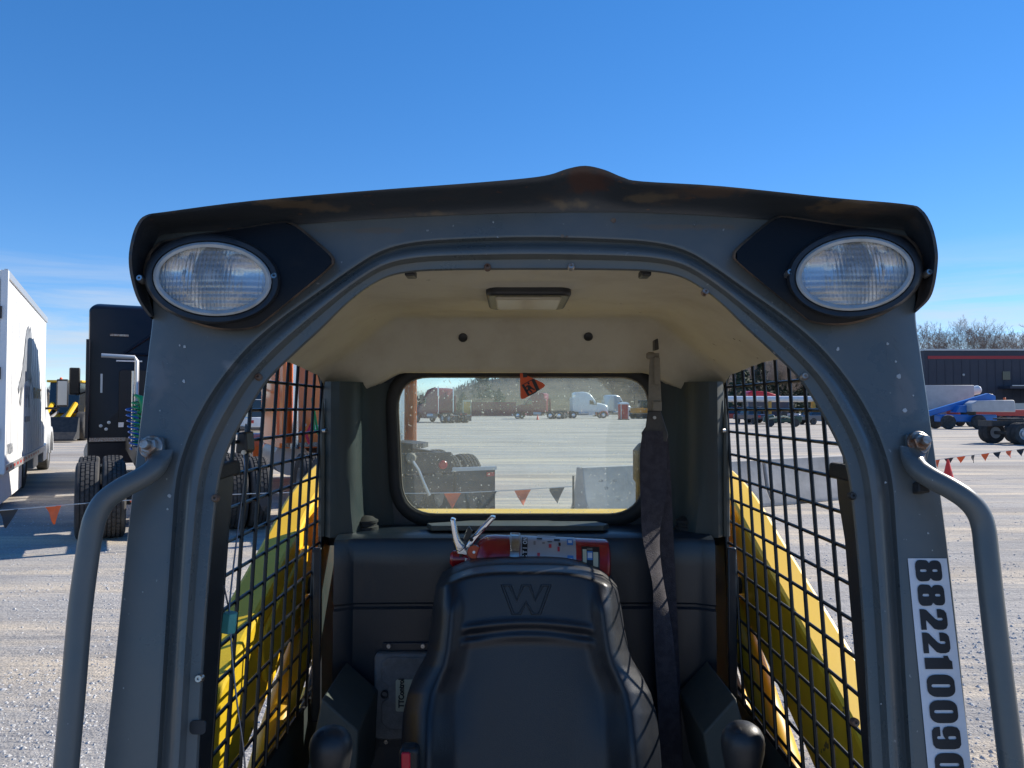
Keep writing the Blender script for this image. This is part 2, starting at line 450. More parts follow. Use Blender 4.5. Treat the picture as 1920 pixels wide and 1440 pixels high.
# gravel yard
m, t, n, lk, p, out = custom('gravel')
g = n.new('ShaderNodeNewGeometry')
def noise(scale, det, rough=0.6, st=(1, 1, 1), rot=0.0, dist=0.0):
    mp_ = n.new('ShaderNodeMapping'); mp_.inputs['Scale'].default_value = st; mp_.inputs['Rotation'].default_value = (0, 0, rot)
    lk(g.outputs['Position'], mp_.inputs[0])
    a = n.new('ShaderNodeTexNoise'); a.inputs['Scale'].default_value = scale; a.inputs['Detail'].default_value = det
    a.inputs['Roughness'].default_value = rough; a.inputs['Distortion'].default_value = dist
    lk(mp_.outputs[0], a.inputs['Vector']); return a.outputs['Fac']
def ramp(fac, stops):
    r = n.new('ShaderNodeValToRGB'); e = r.color_ramp.elements
    e[0].position, e[0].color = stops[0][0], (*stops[0][1], 1)
    e[1].position, e[1].color = stops[-1][0], (*stops[-1][1], 1)
    for ps, cl in stops[1:-1]:
        q = e.new(ps); q.color = (*cl, 1)
    lk(fac, r.inputs[0]); return r.outputs[0]
def mixc(fac, a, b, mode='MIX'):
    q = n.new('ShaderNodeMix'); q.data_type = 'RGBA'; q.blend_type = mode
    if isinstance(fac, float): q.inputs['Factor'].default_value = fac
    else: lk(fac, q.inputs['Factor'])
    for k, s_ in (('A', a), ('B', b)):
        if isinstance(s_, tuple): q.inputs[k].default_value = (*s_, 1)
        else: lk(s_, q.inputs[k])
    return q.outputs['Result']
base = ramp(noise(0.35, 8, 0.7), [(0.3, (0.29, 0.276, 0.260)), (0.7, (0.42, 0.397, 0.367))])
track = ramp(noise(0.75, 8, 0.68, (0.12, 1.5, 1), R(-9), 0.5), [(0.47, (0, 0, 0)), (0.60, (1, 1, 1))])
c1 = mixc(track, base, (0.55, 0.47, 0.365))
dark = ramp(noise(0.22, 7, 0.7, (0.25, 1.6, 1), R(4), 0.5), [(0.52, (0, 0, 0)), (0.66, (0.85, 0.85, 0.85))])
c2 = mixc(dark, c1, (0.26, 0.235, 0.21))
spk = noise(34, 4, 0.75)
c3 = mixc(0.42, c2, ramp(spk, [(0.30, (0.42, 0.42, 0.43)), (0.5, (1, 1, 1)), (0.72, (1.45, 1.45, 1.45))]), 'MULTIPLY')
vo = n.new('ShaderNodeTexVoronoi'); vo.inputs['Scale'].default_value = 62; lk(g.outputs['Position'], vo.inputs['Vector'])
hs = n.new('ShaderNodeSeparateColor'); lk(vo.outputs['Color'], hs.inputs[0])
c4 = mixc(0.22, c3, ramp(hs.outputs[0], [(0.0, (0.55, 0.55, 0.56)), (0.6, (1, 1, 1)), (1.0, (1.5, 1.5, 1.48))]), 'MULTIPLY')
lk(c4, p.inputs['Base Color']); p.inputs['Roughness'].default_value = 0.95; p.inputs['Specular IOR Level'].default_value = 0.2
b1 = n.new('ShaderNodeBump'); b1.inputs['Strength'].default_value = 0.8; b1.inputs['Distance'].default_value = 0.022
b0 = n.new('ShaderNodeBump'); b0.inputs['Strength'].default_value = 0.55; b0.inputs['Distance'].default_value = 0.16
lk(noise(1.5, 5, 0.6, (0.22, 1.5, 1), R(-9), 0.4), b0.inputs['Height']); lk(b0.outputs[0], b1.inputs['Normal'])
lk(noise(9, 6, 0.75), b1.inputs['Height'])
b2 = n.new('ShaderNodeBump'); b2.inputs['Strength'].default_value = 0.6; b2.inputs['Distance'].default_value = 0.006; b2.invert = True
lk(vo.outputs['Distance'], b2.inputs['Height']); lk(b1.outputs[0], b2.inputs['Normal']); lk(b2.outputs[0], p.inputs['Normal'])

m, t, n, lk, p, out = custom('hill_grass')
g = n.new('ShaderNodeNewGeometry')
c1 = ramp(noise(0.03, 8, 0.7, (1, 1, 4)), [(0.35, (0.135, 0.108, 0.078)), (0.65, (0.085, 0.072, 0.052))])
c2 = mixc(ramp(noise(0.25, 6, 0.8), [(0.5, (0, 0, 0)), (0.6, (1, 1, 1))]), c1, (0.05, 0.045, 0.038))
lk(c2, p.inputs['Base Color']); p.inputs['Roughness'].default_value = 1.0; p.inputs['Specular IOR Level'].default_value = 0.05

# ------------------------------------------------------------------ the setting
def struct(o): o['kind'] = 'structure'; return o
def stuff(o, label=None, cat=None):
    o['kind'] = 'stuff'
    if label: o['label'] = label; o['category'] = cat
    return o
struct(MB().add([(-1500, -400, 0), (1500, -400, 0), (1500, 2600, 0), (-1500, 2600, 0)], [(0, 1, 2, 3)]).build('ground', 'gravel', smooth=0))
# hill behind the yard
def hill_z(x, y):
    a = x / max(y, 1)
    h = interp(a, [(-2.5, 6), (-0.8, 7), (-0.62, 7.5), (-0.3, 6), (-0.16, 4), (-0.09, 6), (-0.04, 12), (0.05, 13.5), (0.18, 14.5), (0.27, 21), (0.36, 24), (0.5, 19), (0.7, 15), (2.5, 12)])
    k = sstep(170, 320, y)
    return h * k * (1.15 if y > 320 else 1) + 0.9 * math.sin(x * 0.05 + y * 0.021) * k + 0.5 * math.sin(x * 0.13) * k - 0.15
hv = []; hf = []
NX, NY = 120, 14
for j in range(NY):
    for i in range(NX):
        x = -620 + 1240 * i / (NX - 1); y = 160 + 320 * j / (NY - 1)
        hv.append((x, y, hill_z(x, y)))
for j in range(NY - 1):
    for i in range(NX - 1):
        k = j * NX + i; hf.append((k, k + 1, k + NX + 1, k + NX))
struct(MB().add(hv, hf).build('hill', 'hill_grass', smooth=60))

# loose stones lying on the yard near the camera
def stones():
    mb_v = []; mb_f = []
    ico = [V((0, 0, 1)), V((0.9, 0, 0.1)), V((0.2, 0.9, 0)), V((-0.8, 0.4, 0.1)), V((-0.5, -0.8, 0)), V((0.5, -0.8, 0.05)), V((0, 0, -0.6))]
    fc = [(0, 1, 2), (0, 2, 3), (0, 3, 4), (0, 4, 5), (0, 5, 1)]
    def put(x, y, s):
        k = len(mb_v); a = rnd.random() * 6.28; ca, sa = math.cos(a), math.sin(a)
        sx, sy, sz = s * rnd.uniform(.7, 1.3), s * rnd.uniform(.7, 1.3), s * rnd.uniform(.45, .9)
        for q in ico:
            X = q.x * sx * rnd.uniform(.7, 1.2); Y = q.y * sy * rnd.uniform(.7, 1.2)
            mb_v.append((x + X * ca - Y * sa, y + X * sa + Y * ca, q.z * sz * rnd.uniform(.8, 1.1)))
        mb_f.extend(tuple(i + k for i in f) for f in fc)
    for _ in range(26000):
        side = rnd.random() < 0.5
        py = 1500 - 560 * rnd.random() ** 0.8
        px = rnd.uniform(-60, 640) if side else rnd.uniform(1380, 2000)
        w = ground(px, py)
        c = math.sin(w.x * 1.3 + 2 * math.sin(w.y * .9)) + math.sin(w.y * 2.1 + w.x * .4)
        if c < rnd.uniform(-1.8, 1.0): continue
        put(w.x, w.y, 0.0030 * rnd.choice([1, 1, 1, 1, 1.5, 1.5, 2, 2.6, 3.6, 5]) * rnd.uniform(.8, 1.2))
    return MB().add(mb_v, mb_f)
stuff(stones().build('loose_gravel', 'stone', smooth=0), 'loose pale grey stones scattered over the yard', 'gravel')

# ================================================================== the skid steer loader
ORG = V((CX, 1.9, 0))
sk = thing('skid_steer_loader', 'slate grey and yellow skid steer loader with open cab, seen from the front', 'loader', ORG)
def Zr(z): return CAMZ + z

# ---- front frame: stations (outer edge, groove, inner edge) in picture units on the leaning front plane
ST = [((103, 2300), (213, 2300), (320, 2300)), ((186, 1520), (282, 1520), (366, 1520)), ((195, 1440), (290, 1440), (372, 1440)), ((220, 1200), (305, 1200), (385, 1193)),
      ((240, 1000), (318, 1000), (400, 1000)), ((251, 900), (326, 900), (413, 895)), ((259, 830), (345, 830), (430, 840)),
      ((266, 770), (372, 770), (462, 778)), ((273, 710), (410, 710), (502, 715)), ((280, 650), (460, 650), (548, 668)),
      ((286, 598), (520, 598), (600, 620)), ((286, 540), (600, 542), (648, 573)), ((284, 480), (660, 500), (690, 540)),
      ((300, 428), (710, 470), (730, 519)), ((480, 410), (762, 454), (778, 510)), ((700, 392), (840, 446), (850, 507)), ((1001, 380), (1001, 441), (1001, 506))]
def mir(p): return (2003 - p[0], p[1])
def mir_out(p): return (2003 - p[0] + 11 * min(max((p[1] - 600) / 440, 0), 1.2), p[1])
ALL = ST + [(mir_out(s_[0]), mir(s_[1]), mir(s_[2])) for s_ in reversed(ST[:-1])]
Oc = cr_spline([(a[0], a[1], 0) for a, b_, c_ in ALL], 4)
Gc = cr_spline([(b_[0], b_[1], 0) for a, b_, c_ in ALL], 4)
Ic = cr_spline([(c_[0], c_[1], 0) for a, b_, c_ in ALL], 4)
prof = [(0, 0), (0.05, -0.001), (0.10, -0.006), (0.15, -0.010), (0.21, -0.010), (0.26, -0.005), (0.31, 0.003), (0.37, 0.0075), (0.46, 0.009),
        (0.54, 0.0075), (0.60, 0.002), (0.65, -0.006), (0.70, -0.010), (0.82, -0.0115), (0.94, -0.0125), (1.0, -0.0165)]
rings = []
rings.append([fp(o.x, o.y, -0.050) for o in Oc])
rings.append([fp(o.x, o.y, -0.003) for o in Oc])
rings.append([fp(o.x + (g.x - o.x) * .012, o.y + (g.y - o.y) * .012, 0) for o, g in zip(Oc, Gc)])
for k in (0.35, 0.7, 0.97):
    rings.append([fp(o.x + (g.x - o.x) * k, o.y + (g.y - o.y) * k, 0) for o, g in zip(Oc, Gc)])
for s_, d in prof:
    rings.append([fp(g.x + (i.x - g.x) * s_, g.y + (i.y - g.y) * s_, d) for g, i in zip(Gc, Ic)])
rings.append([fp(i.x, i.y, -0.060) for i in Ic])
fr = MB().loft([list(q) for q in zip(*rings)], False).build('front_frame', 'cab_paint', sk, 50)
# bolts and plugs in the inner flange
def screw(px, py, off, r, m, parent, name='screw', h=0.004, nrm=None, p0=None):
    p_ = p0 if p0 is not None else fp(px, py, off)
    a = nrm or FN
    return MB().lathe([(r, -0.004), (r, h * .5), (r * .8, h), (r * .35, h), (r * .3, h * .4), (0, h * .4)], p_, a, 12).build(name, m, parent)
for px, py, mm_ in ((914, 501, 'rust_steel'), (1071, 500, 'zinc_rust'), (485, 707, 'rust_steel'), (1322, 548, 'zinc_rust'), (1508, 706, 'zinc_rust'), (404, 934, 'rust_steel'),
                    (1598, 930, 'dark_metal'), (374, 1272, 'zinc'), (1603, 1354, 'rust_steel')):
    screw(px, py, -0.010, 0.0048, mm_, fr, 'flange_bolt')
# slot hole plate low on the left pillar
pl = MB().prism([fp(a, b_, -0.0125) for a, b_ in rrect(358, 388, 1350, 1376, 8)], FN * 0.004).build('slot_hole', 'print_black', fr)

# worn spots where the paint is knocked off
def chip(px, py, s_, m='bezel_grey', ratio=1.0):
    k = rnd.randint(6, 9); a0 = rnd.random() * 6
    pts = [(px + s_ * rnd.uniform(.5, 1.15) * math.cos(a0 + 2 * math.pi * i / k) * ratio, py + s_ * rnd.uniform(.5, 1.15) * math.sin(a0 + 2 * math.pi * i / k)) for i in range(k)]
    MB().prism([fp(a, b_, 0.0003) for a, b_ in pts], FN * 0.0005).build('paint_chip', m, fr, 0)
for q in ((1664, 645, 3), (1686, 706, 6), (1697, 769, 5), (1679, 678, 2.5), (1571, 655, 4), (346, 650, 3), (345, 715, 3.4), (337, 648, 2), (318, 930, 4.5), (314, 955, 2.5), (360, 596, 2), (1690, 850, 2.4), (1652, 1320, 2),
          (300, 770, 1.8), (1712, 742, 1.8), (1740, 1000, 2.4), (268, 1110, 1.6), (1748, 1032, 1.4), (232, 1290, 1.8), (1660, 905, 2.6)): chip(*q)
def scratch(x0, y0, x1, y1, w_):
    d = V((x1 - x0, y1 - y0)).normalized(); n_ = V((-d.y, d.x)) * w_
    MB().add([fp(x0, y0, .0004), fp((x0 + x1) / 2 + n_.x, (y0 + y1) / 2 + n_.y, .0004), fp(x1, y1, .0004), fp((x0 + x1) / 2 - n_.x, (y0 + y1) / 2 - n_.y, .0004)], [(0, 1, 2, 3)]).build('paint_scratch', 'scuff', fr, 0)
for _ in range(34):
    if rnd.random() < .5: x = rnd.uniform(296, 345); y = rnd.uniform(640, 800)
    else: x = rnd.uniform(1630, 1700); y = rnd.uniform(620, 860)
    a = rnd.uniform(.3, 1.5) * (1 if x < 900 else -1); l = rnd.uniform(8, 38)
    scratch(x, y, x + l * math.cos(a), y + abs(l * math.sin(a)), rnd.uniform(.3, .7))
for x, y in ((1000, 425), (1040, 418), (925, 430), (850, 417), (1160, 422)):
    scratch(x, y, x + rnd.uniform(10, 24), y + rnd.uniform(-2, 2), .6)
for px, py, s_, mm_ in ((1150, 413, 5, 'rust_steel'), (1054, 443, 4, 'rust_steel'), (1062, 444, 3, 'rust_steel'), (933, 445, 1.5, 'bezel_grey'), (925, 417, 1.8, 'bezel_grey')): chip(px, py, s_, mm_)
# ---- visor (overhanging roof lip) ---------------------------------------------------------------
LIP = [(286, 594, 6), (264, 563, 22), (251, 522, 38), (247, 485, 48), (252, 450, 54), (262, 422, 57), (279, 405, 58), (320, 398, 58), (480, 378, 58), (700, 360, 58), (900, 347, 58),
       (985, 340, 58), (1030, 333, 58), (1062, 322, 58), (1095, 316, 58), (1130, 323, 58), (1165, 337, 58), (1200, 344, 58), (1350, 352, 58), (1550, 372, 58), (1690, 384, 58),
       (1722, 394, 57), (1742, 425, 55), (1752, 468, 50), (1752, 500, 42), (1746, 538, 30), (1736, 562, 18), (1716, 582, 6)]
FOLD = [(289, 592), (281, 562), (277, 530), (276, 500), (279, 472), (286, 452), (302, 441), (335, 436), (480, 427), (700, 410), (900, 401), (985, 398), (1030, 398), (1062, 397), (1095, 397),
        (1130, 397), (1165, 397), (1200, 398), (1350, 405), (1550, 420), (1668, 428), (1700, 434), (1717, 450), (1724, 475), (1726, 500), (1723, 530), (1720, 560), (1714, 581)]
LS = cr_spline(LIP, 4); FS = cr_spline([(a, b_, 0) for a, b_ in FOLD], 4)
cols = []
for k, (l, f_) in enumerate(zip(LS, FS)):
    wob = 0.0008 * math.sin(k * 1.7) + 0.0006 * math.sin(k * 0.6)
    d = l.z / 1000
    c_ = [fp(f_.x, f_.y, -0.002)]
    for q, e in ((0.0, 0.0), (0.18, 0.08), (0.4, 0.30), (0.65, 0.60), (0.85, 0.85), (1.0, 1.0)):
        c_.append(fp(f_.x + (l.x - f_.x) * q, f_.y + (l.y - f_.y) * q, 0.002 + (d - 0.002) * e + wob * q))
    tip = fp(l.x, l.y, d + wob)
    cen = fp(1001, 520, 0)
    outw = V((tip.x - cen.x, 0, tip.z - cen.z)).normalized()
    c_.append(tip + outw * 0.0035 + FN * 0.001)
    c_.append(tip + outw * 0.0045 - FN * 0.010)
    top = sstep(500, 410, l.y)
    c_.append(tip + V((0, 0.12, -0.006)) + outw * 0.002)
    c_.append(V((CX + (tip.x - CX) * 0.985, 1.55, tip.z - 0.012 - 0.02 * top)))
    c_.append(V((CX + (tip.x - CX) * 0.97, 1.98, tip.z - 0.05 * top - .02)))
    cols.append(c_)
MB().loft(cols, False).build('roof_visor', 'visor_paint', sk, 55)
def wear_patch(m, centre, rad, col, thr):
    t = M[m].node_tree; n = t.nodes; lk = t.links.new; p = n['Principled BSDF']
    old = p.inputs['Base Color'].links[0].from_socket
    c = n.new('ShaderNodeTexCoord'); mp_ = n.new('ShaderNodeMapping'); mp_.inputs['Location'].default_value = -V(centre)
    lk(c.outputs['Object'], mp_.inputs[0])
    sc_ = n.new('ShaderNodeVectorMath'); sc_.operation = 'MULTIPLY'; sc_.inputs[1].default_value = (1 / rad[0], 1 / rad[1], 1 / rad[2]); lk(mp_.outputs[0], sc_.inputs[0])
    ln = n.new('ShaderNodeVectorMath'); ln.operation = 'LENGTH'; lk(sc_.outputs[0], ln.inputs[0])
    nz_ = n.new('ShaderNodeTexNoise'); nz_.inputs['Scale'].default_value = 60; nz_.inputs['Detail'].default_value = 6; lk(c.outputs['Object'], nz_.inputs['Vector'])
    ad_ = n.new('ShaderNodeMath'); ad_.operation = 'MULTIPLY_ADD'; lk(nz_.outputs['Fac'], ad_.inputs[0]); ad_.inputs[1].default_value = 1.4; lk(ln.outputs['Value'], ad_.inputs[2])
    mr = n.new('ShaderNodeMapRange'); mr.inputs[1].default_value = thr + .35; mr.inputs[2].default_value = thr; mr.inputs[3].default_value = 0; mr.inputs[4].default_value = .9; lk(ad_.outputs[0], mr.inputs[0])
    mm = n.new('ShaderNodeMix'); mm.data_type = 'RGBA'; lk(mr.outputs[0], mm.inputs['Factor']); lk(old, mm.inputs['A']); mm.inputs['B'].default_value = (*col, 1)
    lk(mm.outputs['Result'], p.inputs['Base Color'])
for px_, py_, rx, rz_, col in ((1098, 338, .055, .022, (0.060, 0.030, 0.022)), (1080, 372, .06, .012, (0.11, 0.085, 0.055)), (800, 388, .07, .007, (0.10, 0.078, 0.052)), (1340, 362, .10, .008, (0.075, 0.05, 0.036)), (1600, 385, .09, .008, (0.10, 0.075, 0.05)), (560, 385, .10, .006, (0.10, 0.075, 0.05)), (1215, 366, .06, .006, (0.10, 0.08, 0.055))):
    wear_patch('visor_paint', fp(px_, py_, .04) - ORG, (rx, .08, rz_), col, 1.05)
# closing skin behind: roof back edge
for px_, py_, rx, rz_, col, th in ((300, 705, .03, .06, (0.135, 0.132, 0.125), .95), (1694, 740, .028, .07, (0.135, 0.132, 0.125), .95), (286, 858, .012, .018, (0.10, 0.05, 0.03), 1.0), (1722, 850, .010, .014, (0.10, 0.055, 0.035), .95),
                                  (330, 1340, .012, .09, (0.125, 0.118, 0.105), .98), (1664, 1230, .012, .10, (0.125, 0.118, 0.105), .98), (700, 432, .12, .008, (0.12, 0.105, 0.085), .95), (1290, 425, .13, .008, (0.12, 0.105, 0.085), .95), (430, 690, .02, .02, (0.16, 0.16, 0.155), .9)):
    wear_patch('cab_paint', fp(px_, py_, 0) - ORG, (rx, .08, rz_), col, th)
# ---- lamp pods -----------------------------------------------------------------------------------
POD = [(300, 452), (360, 440), (440, 428), (525, 415), (546, 416), (562, 425), (595, 452), (622, 476), (628, 489), (620, 503), (560, 553), (497, 604), (480, 615), (445, 620), (400, 617), (345, 600), (300, 572), (276, 546), (268, 512), (278, 474)]
def pod(side):
    tr_ = (lambda x, y: (x, y)) if side < 0 else (lambda x, y: (2001 - x, y - 10))
    P2 = [tr_(*q) for q in POD]
    P2 = [(v.x, v.y) for v in cr_spline([(a, b_, 0) for a, b_ in P2 + [P2[0]]], 3)[:-1]]
    cx = sum(a for a, b_ in P2) / len(P2); cy = sum(b_ for a, b_ in P2) / len(P2)
    def sc(k, off, dy=0): return [fp(cx + (a - cx) * k, cy + (b_ - cy) * k + dy, off) for a, b_ in P2]
    body = MB().loft([sc(1.0, -0.004), sc(1.0, 0.012), sc(0.985, 0.018), sc(0.965, 0.020)], True).build('lamp_pod', 'pod_edge', sk, 60)
    lx, ly = tr_(398, 523)
    def ell(a, b_, off, n_=48, tilt=4.0 * (1 if side < 0 else -1.4)):
        out = []
        for k in range(n_):
            th = 2 * math.pi * k / n_; x = a * math.cos(th); y = b_ * math.sin(th)
            ct, st_ = math.cos(R(tilt)), math.sin(R(tilt))
            out.append((lx + x * ct - y * st_, ly + x * st_ + y * ct, off))
        return out
    # pod face: sheet with the elliptical cut for the lamp, resampled ring to ring
    n_ = 60
    inner = ell(128, 84, 0.024, n_)
    ringo = []
    face_pts = [(cx + (a - cx) * .966, cy + (b_ - cy) * .966) for a, b_ in P2]
    def cast(ang):
        best = None; d = V((math.cos(ang), math.sin(ang)))
        for i in range(len(face_pts)):
            a = V(face_pts[i]) - V((lx, ly)); b_ = V(face_pts[(i + 1) % len(face_pts)]) - V((lx, ly)); e = b_ - a
            den = d.x * e.y - d.y * e.x
            if abs(den) < 1e-9: continue
            tt = (a.x * e.y - a.y * e.x) / den; uu = (a.x * d.y - a.y * d.x) / den
            if tt > 0 and -1e-6 <= uu <= 1 + 1e-6 and (best is None or tt > best): best = tt
        return (lx + d.x * best, ly + d.y * best) if best else (lx, ly)
    for k in range(n_):
        q = inner[k]; a = math.atan2(q[1] - ly, q[0] - lx)
        ringo.append(cast(a))
    fr_ = []
    for k, off in ((0, 0.020), (0.5, 0.022), (1.0, 0.024)):
        fr_.append([])
        for o, i in zip(ringo, inner):
            ii = i if (V(o) - V((lx, ly))).length > (V(i[:2]) - V((lx, ly))).length * 1.02 else (lx + (o[0] - lx) * .97, ly + (o[1] - ly) * .97, 0.024)
            fr_[-1].append(fp(o[0] + (ii[0] - o[0]) * k, o[1] + (ii[1] - o[1]) * k, off))
    MB().loft(fr_, True).build('pod_face', 'pod_black', body, 60)
    lamp = MB().loft([[fp(*q) for q in ell(129, 85, 0.010)], [fp(*q) for q in ell(128, 84, 0.030)], [fp(*q) for q in ell(123, 80, 0.036)], [fp(*q) for q in ell(114, 72, 0.036)], [fp(*q) for q in ell(111, 69, 0.031)]], True).build('work_lamp', 'black_plastic', sk, 50)
    MB().loft([[fp(*q) for q in ell(112, 69.5, 0.028)], [fp(*q) for q in ell(111, 69, 0.036)], [fp(*q) for q in ell(107, 65, 0.0385)], [fp(*q) for q in ell(101, 59.5, 0.036)], [fp(*q) for q in ell(100, 58.5, 0.028)]], True).build('bezel_ring', 'bezel_grey', lamp, 50)
    # reflector: horizontal trough with a round bowl in the middle
    rows = []
    NR, NT = 14, 48
    refl = []
    for j in range(NR + 1):
        k = j / NR; ring = []
        for q in ell(102, 60, 0, NT):
            dx = (q[0] - lx) / 102 * k; dy = (q[1] - ly) / 60 * k
            rr = math.hypot(dx * 1.75, dy)
            dep = 0.026 * (1 - min(1, dy * dy)) * (1 - 0.25 * dx * dx)
            bowl = 0.042 * (1 - min(1, rr * rr)) if rr < 1 else 0
            step = 0.004 * (1 if abs(dx) > 0.5 else 0)
            ring.append(fp(lx + dx * 102, ly + dy * 60, 0.030 - max(dep, bowl) + step))
        refl.append(ring)
    MB().loft(refl, True).build('reflector', 'reflector', lamp, 40)
    MB().lathe([(0.011, -0.02), (0.011, 0.0), (0.009, 0.006), (0.0, 0.009)], fp(lx, ly, 0.006), FN, 14).build('bulb', 'bezel_grey', lamp, 50)
    lens = []
    for j in range(9):
        k = j / 8
        lens.append([fp(lx + (q[0] - lx) * k, ly + (q[1] - ly) * k, 0.031 + 0.008 * (1 - k * k)) for q in ell(101, 59.5, 0, 48)])
    MB().loft(lens, True).build('lens', 'lamp_lens', lamp, 60)
    for sx, sy in ((-132, 2), (119, -2)) if side < 0 else ((-125, 1), (134, 1)):
        screw(lx + sx, ly + sy, 0.028, 0.0046, 'zinc', lamp, 'screw', 0.008)
pod(-1); pod(1)

# ---- grab handles ---------------------------------------------------------------------------------
def handle(path, bolt, tabpoly, sgn):
    pts = cr_spline([tuple(fp(a_, b_, c_ / 1000)) for a_, b_, c_ in path], 5)
    n_ = 14; rings_ = []; up = FN.copy()
    for i, p_ in enumerate(pts):
        tg = (pts[min(i + 1, len(pts) - 1)] - pts[max(i - 1, 0)]).normalized()
        u_ = (FN - tg * FN.dot(tg)).normalized(); w_ = tg.cross(u_)
        fl = sstep(9, 0, i)               # flattened end
        ru = 0.0128 * (1 - fl * .72); rw = 0.0128 * (1 + fl * .30)
        rings_.append([p_ + u_ * math.cos(2 * math.pi * k / n_) * ru + w_ * math.sin(2 * math.pi * k / n_) * rw for k in range(n_)])
    h = MB().loft(rings_, True, True).build('grab_handle', 'cab_paint', sk, 60)
    MB().prism([fp(a, b_, 0.002) for a, b_ in tabpoly], FN * 0.0075).build('mounting_tab', 'cab_paint', h, 40, 0.002)
    bp = fp(bolt[0], bolt[1], 0.0095)
    MB().lathe([(0.0145, 0), (0.0145, 0.002), (0.0135, 0.0028), (0.006, 0.0028)], bp, FN, 20).build('washer', 'zinc_rust', h)
    MB().lathe([(0.0105, 0.0028), (0.0105, 0.010), (0.009, 0.0115), (0.004, 0.0115)], bp, FN, 6).build('nut', 'zinc_rust', h, 20)
    MB().lathe([(0.0058, 0.0), (0.0058, 0.020), (0.005, 0.0215), (0, 0.0215)], bp, FN, 14).build('bolt', 'zinc_rust', h)
handle([(300, 846, 9), (298, 862, 11), (288, 880, 17), (262, 898, 28), (226, 917, 38), (196, 940, 44), (179, 970, 46), (171, 1000, 46), (163, 1050, 46), (150, 1150, 46), (137, 1300, 46), (124, 1440, 46), (116, 1530, 46), (94, 1780, 46), (92, 1850, 42), (110, 1905, 26), (150, 1930, 10)],
       (284, 838), [(268, 822), (310, 820), (313, 850), (306, 872), (292, 884), (277, 868)], -1)
handle([(1712, 842, 9), (1712, 860, 11), (1722, 880, 17), (1748, 898, 28), (1782, 916, 38), (1812, 936, 44), (1833, 960, 46), (1844, 990, 46), (1850, 1040, 46), (1862, 1150, 46), (1880, 1300, 46), (1897, 1440, 46), (1908, 1530, 46), (1938, 1780, 46), (1940, 1850, 42), (1922, 1905, 26), (1880, 1930, 10)],
       (1722, 830), [(1694, 815), (1734, 815), (1738, 846), (1732, 868), (1712, 882), (1698, 856)], 1)
MB().prism([fp(a, b_, 0) for a, b_ in rrect(1710, 1732, 905, 926, 3)], FN * 0.016).build('rubber_stop', 'black_rubber', sk, 40, 0.002)

# ---- number sticker ---------------------------------------------------------------------------------
SA, SB, SC, SD = (1702, 1047), (1775, 1047), (1746, 1500), (1828, 1500)
def stk(u, v, off=0.0012):      # u across 0..1, v down in picture rows
    k = (v - 1047) / (1500 - 1047)
    xa = SA[0] + (SC[0] - SA[0]) * k; xb = SB[0] + (SD[0] - SB[0]) * k
    return fp(xa + (xb - xa) * u, v, off)
stick = MB().add([stk(0, 1047), stk(1, 1047), stk(1, 1500), stk(0, 1500)], [(0, 1, 2, 3)]).build('number_sticker', 'sticker_white', sk, 0)
# heavy digits, drawn in a 0..1 x 0..1 cell (x right, y up), reading direction = down the pillar
def rr(x0, x1, y0, y1, r=0.16): return rrect(x0, x1, y0, y1, r, 5)
D8 = [[(v.x, v.y) for v in cr_spline([(0.5, 0, 0), (0.82, 0.01, 0), (0.99, 0.12, 0), (1.0, 0.33, 0), (0.97, 0.47, 0), (0.86, 0.54, 0), (0.95, 0.62, 0), (0.98, 0.76, 0), (0.95, 0.91, 0), (0.8, 0.99, 0), (0.5, 1.0, 0),
       (0.2, 0.99, 0), (0.05, 0.91, 0), (0.02, 0.76, 0), (0.05, 0.62, 0), (0.14, 0.54, 0), (0.03, 0.47, 0), (0, 0.33, 0), (0.01, 0.12, 0), (0.18, 0.01, 0), (0.5, 0, 0)], 3)[:-1]],
      rr(0.44, 0.56, 0.17, 0.42, 0.055), rr(0.44, 0.56, 0.64, 0.84, 0.055)]
D0 = [rr(0, 1, 0, 1, 0.33), rr(0.43, 0.57, 0.16, 0.84, 0.065)]
D9 = [[(0.02, 0.30), (0.02, 0.22), (0.06, 0.09), (0.2, 0.01), (0.5, 0), (0.8, 0.01), (0.95, 0.09), (1, 0.25), (1, 0.75), (0.95, 0.91), (0.8, 0.99), (0.5, 1), (0.2, 0.99), (0.05, 0.91), (0, 0.75), (0, 0.58), (0.05, 0.45), (0.2, 0.38), (0.4, 0.39), (0.56, 0.46),
       (0.56, 0.2), (0.5, 0.16), (0.43, 0.2), (0.43, 0.30)], rr(0.43, 0.57, 0.56, 0.84, 0.06)]
D2 = [[(0, 0), (1, 0), (1, 0.2), (0.52, 0.2), (0.95, 0.48), (1, 0.62), (1, 0.80), (0.93, 0.93), (0.76, 0.995), (0.5, 1), (0.2, 0.985), (0.06, 0.91), (0, 0.78), (0, 0.64), (0.42, 0.64), (0.42, 0.80), (0.48, 0.84), (0.55, 0.80), (0.55, 0.66), (0.47, 0.55), (0.04, 0.25), (0, 0.16)]]
D1 = [[(0.28, 0), (0.72, 0), (0.72, 1), (0.42, 1), (0.36, 0.92), (0.2, 0.86), (0.2, 0.70), (0.28, 0.70)]]
cells = [(1050, 1090, D8), (1096, 1136, D8), (1142, 1181, D2), (1186, 1225, D2), (1220, 1268, D1), (1265, 1307, D0), (1313, 1356, D0), (1362, 1405, D9), (1412, 1456, D0)]
for v0, v1, dg in cells:
    fill_poly(dg, lambda a, b_, v0=v0, v1=v1: stk(0.17 + 0.67 * b_, v0 + (v1 - v0) * a, 0.0022), None, 'digit', 'print_black', stick)

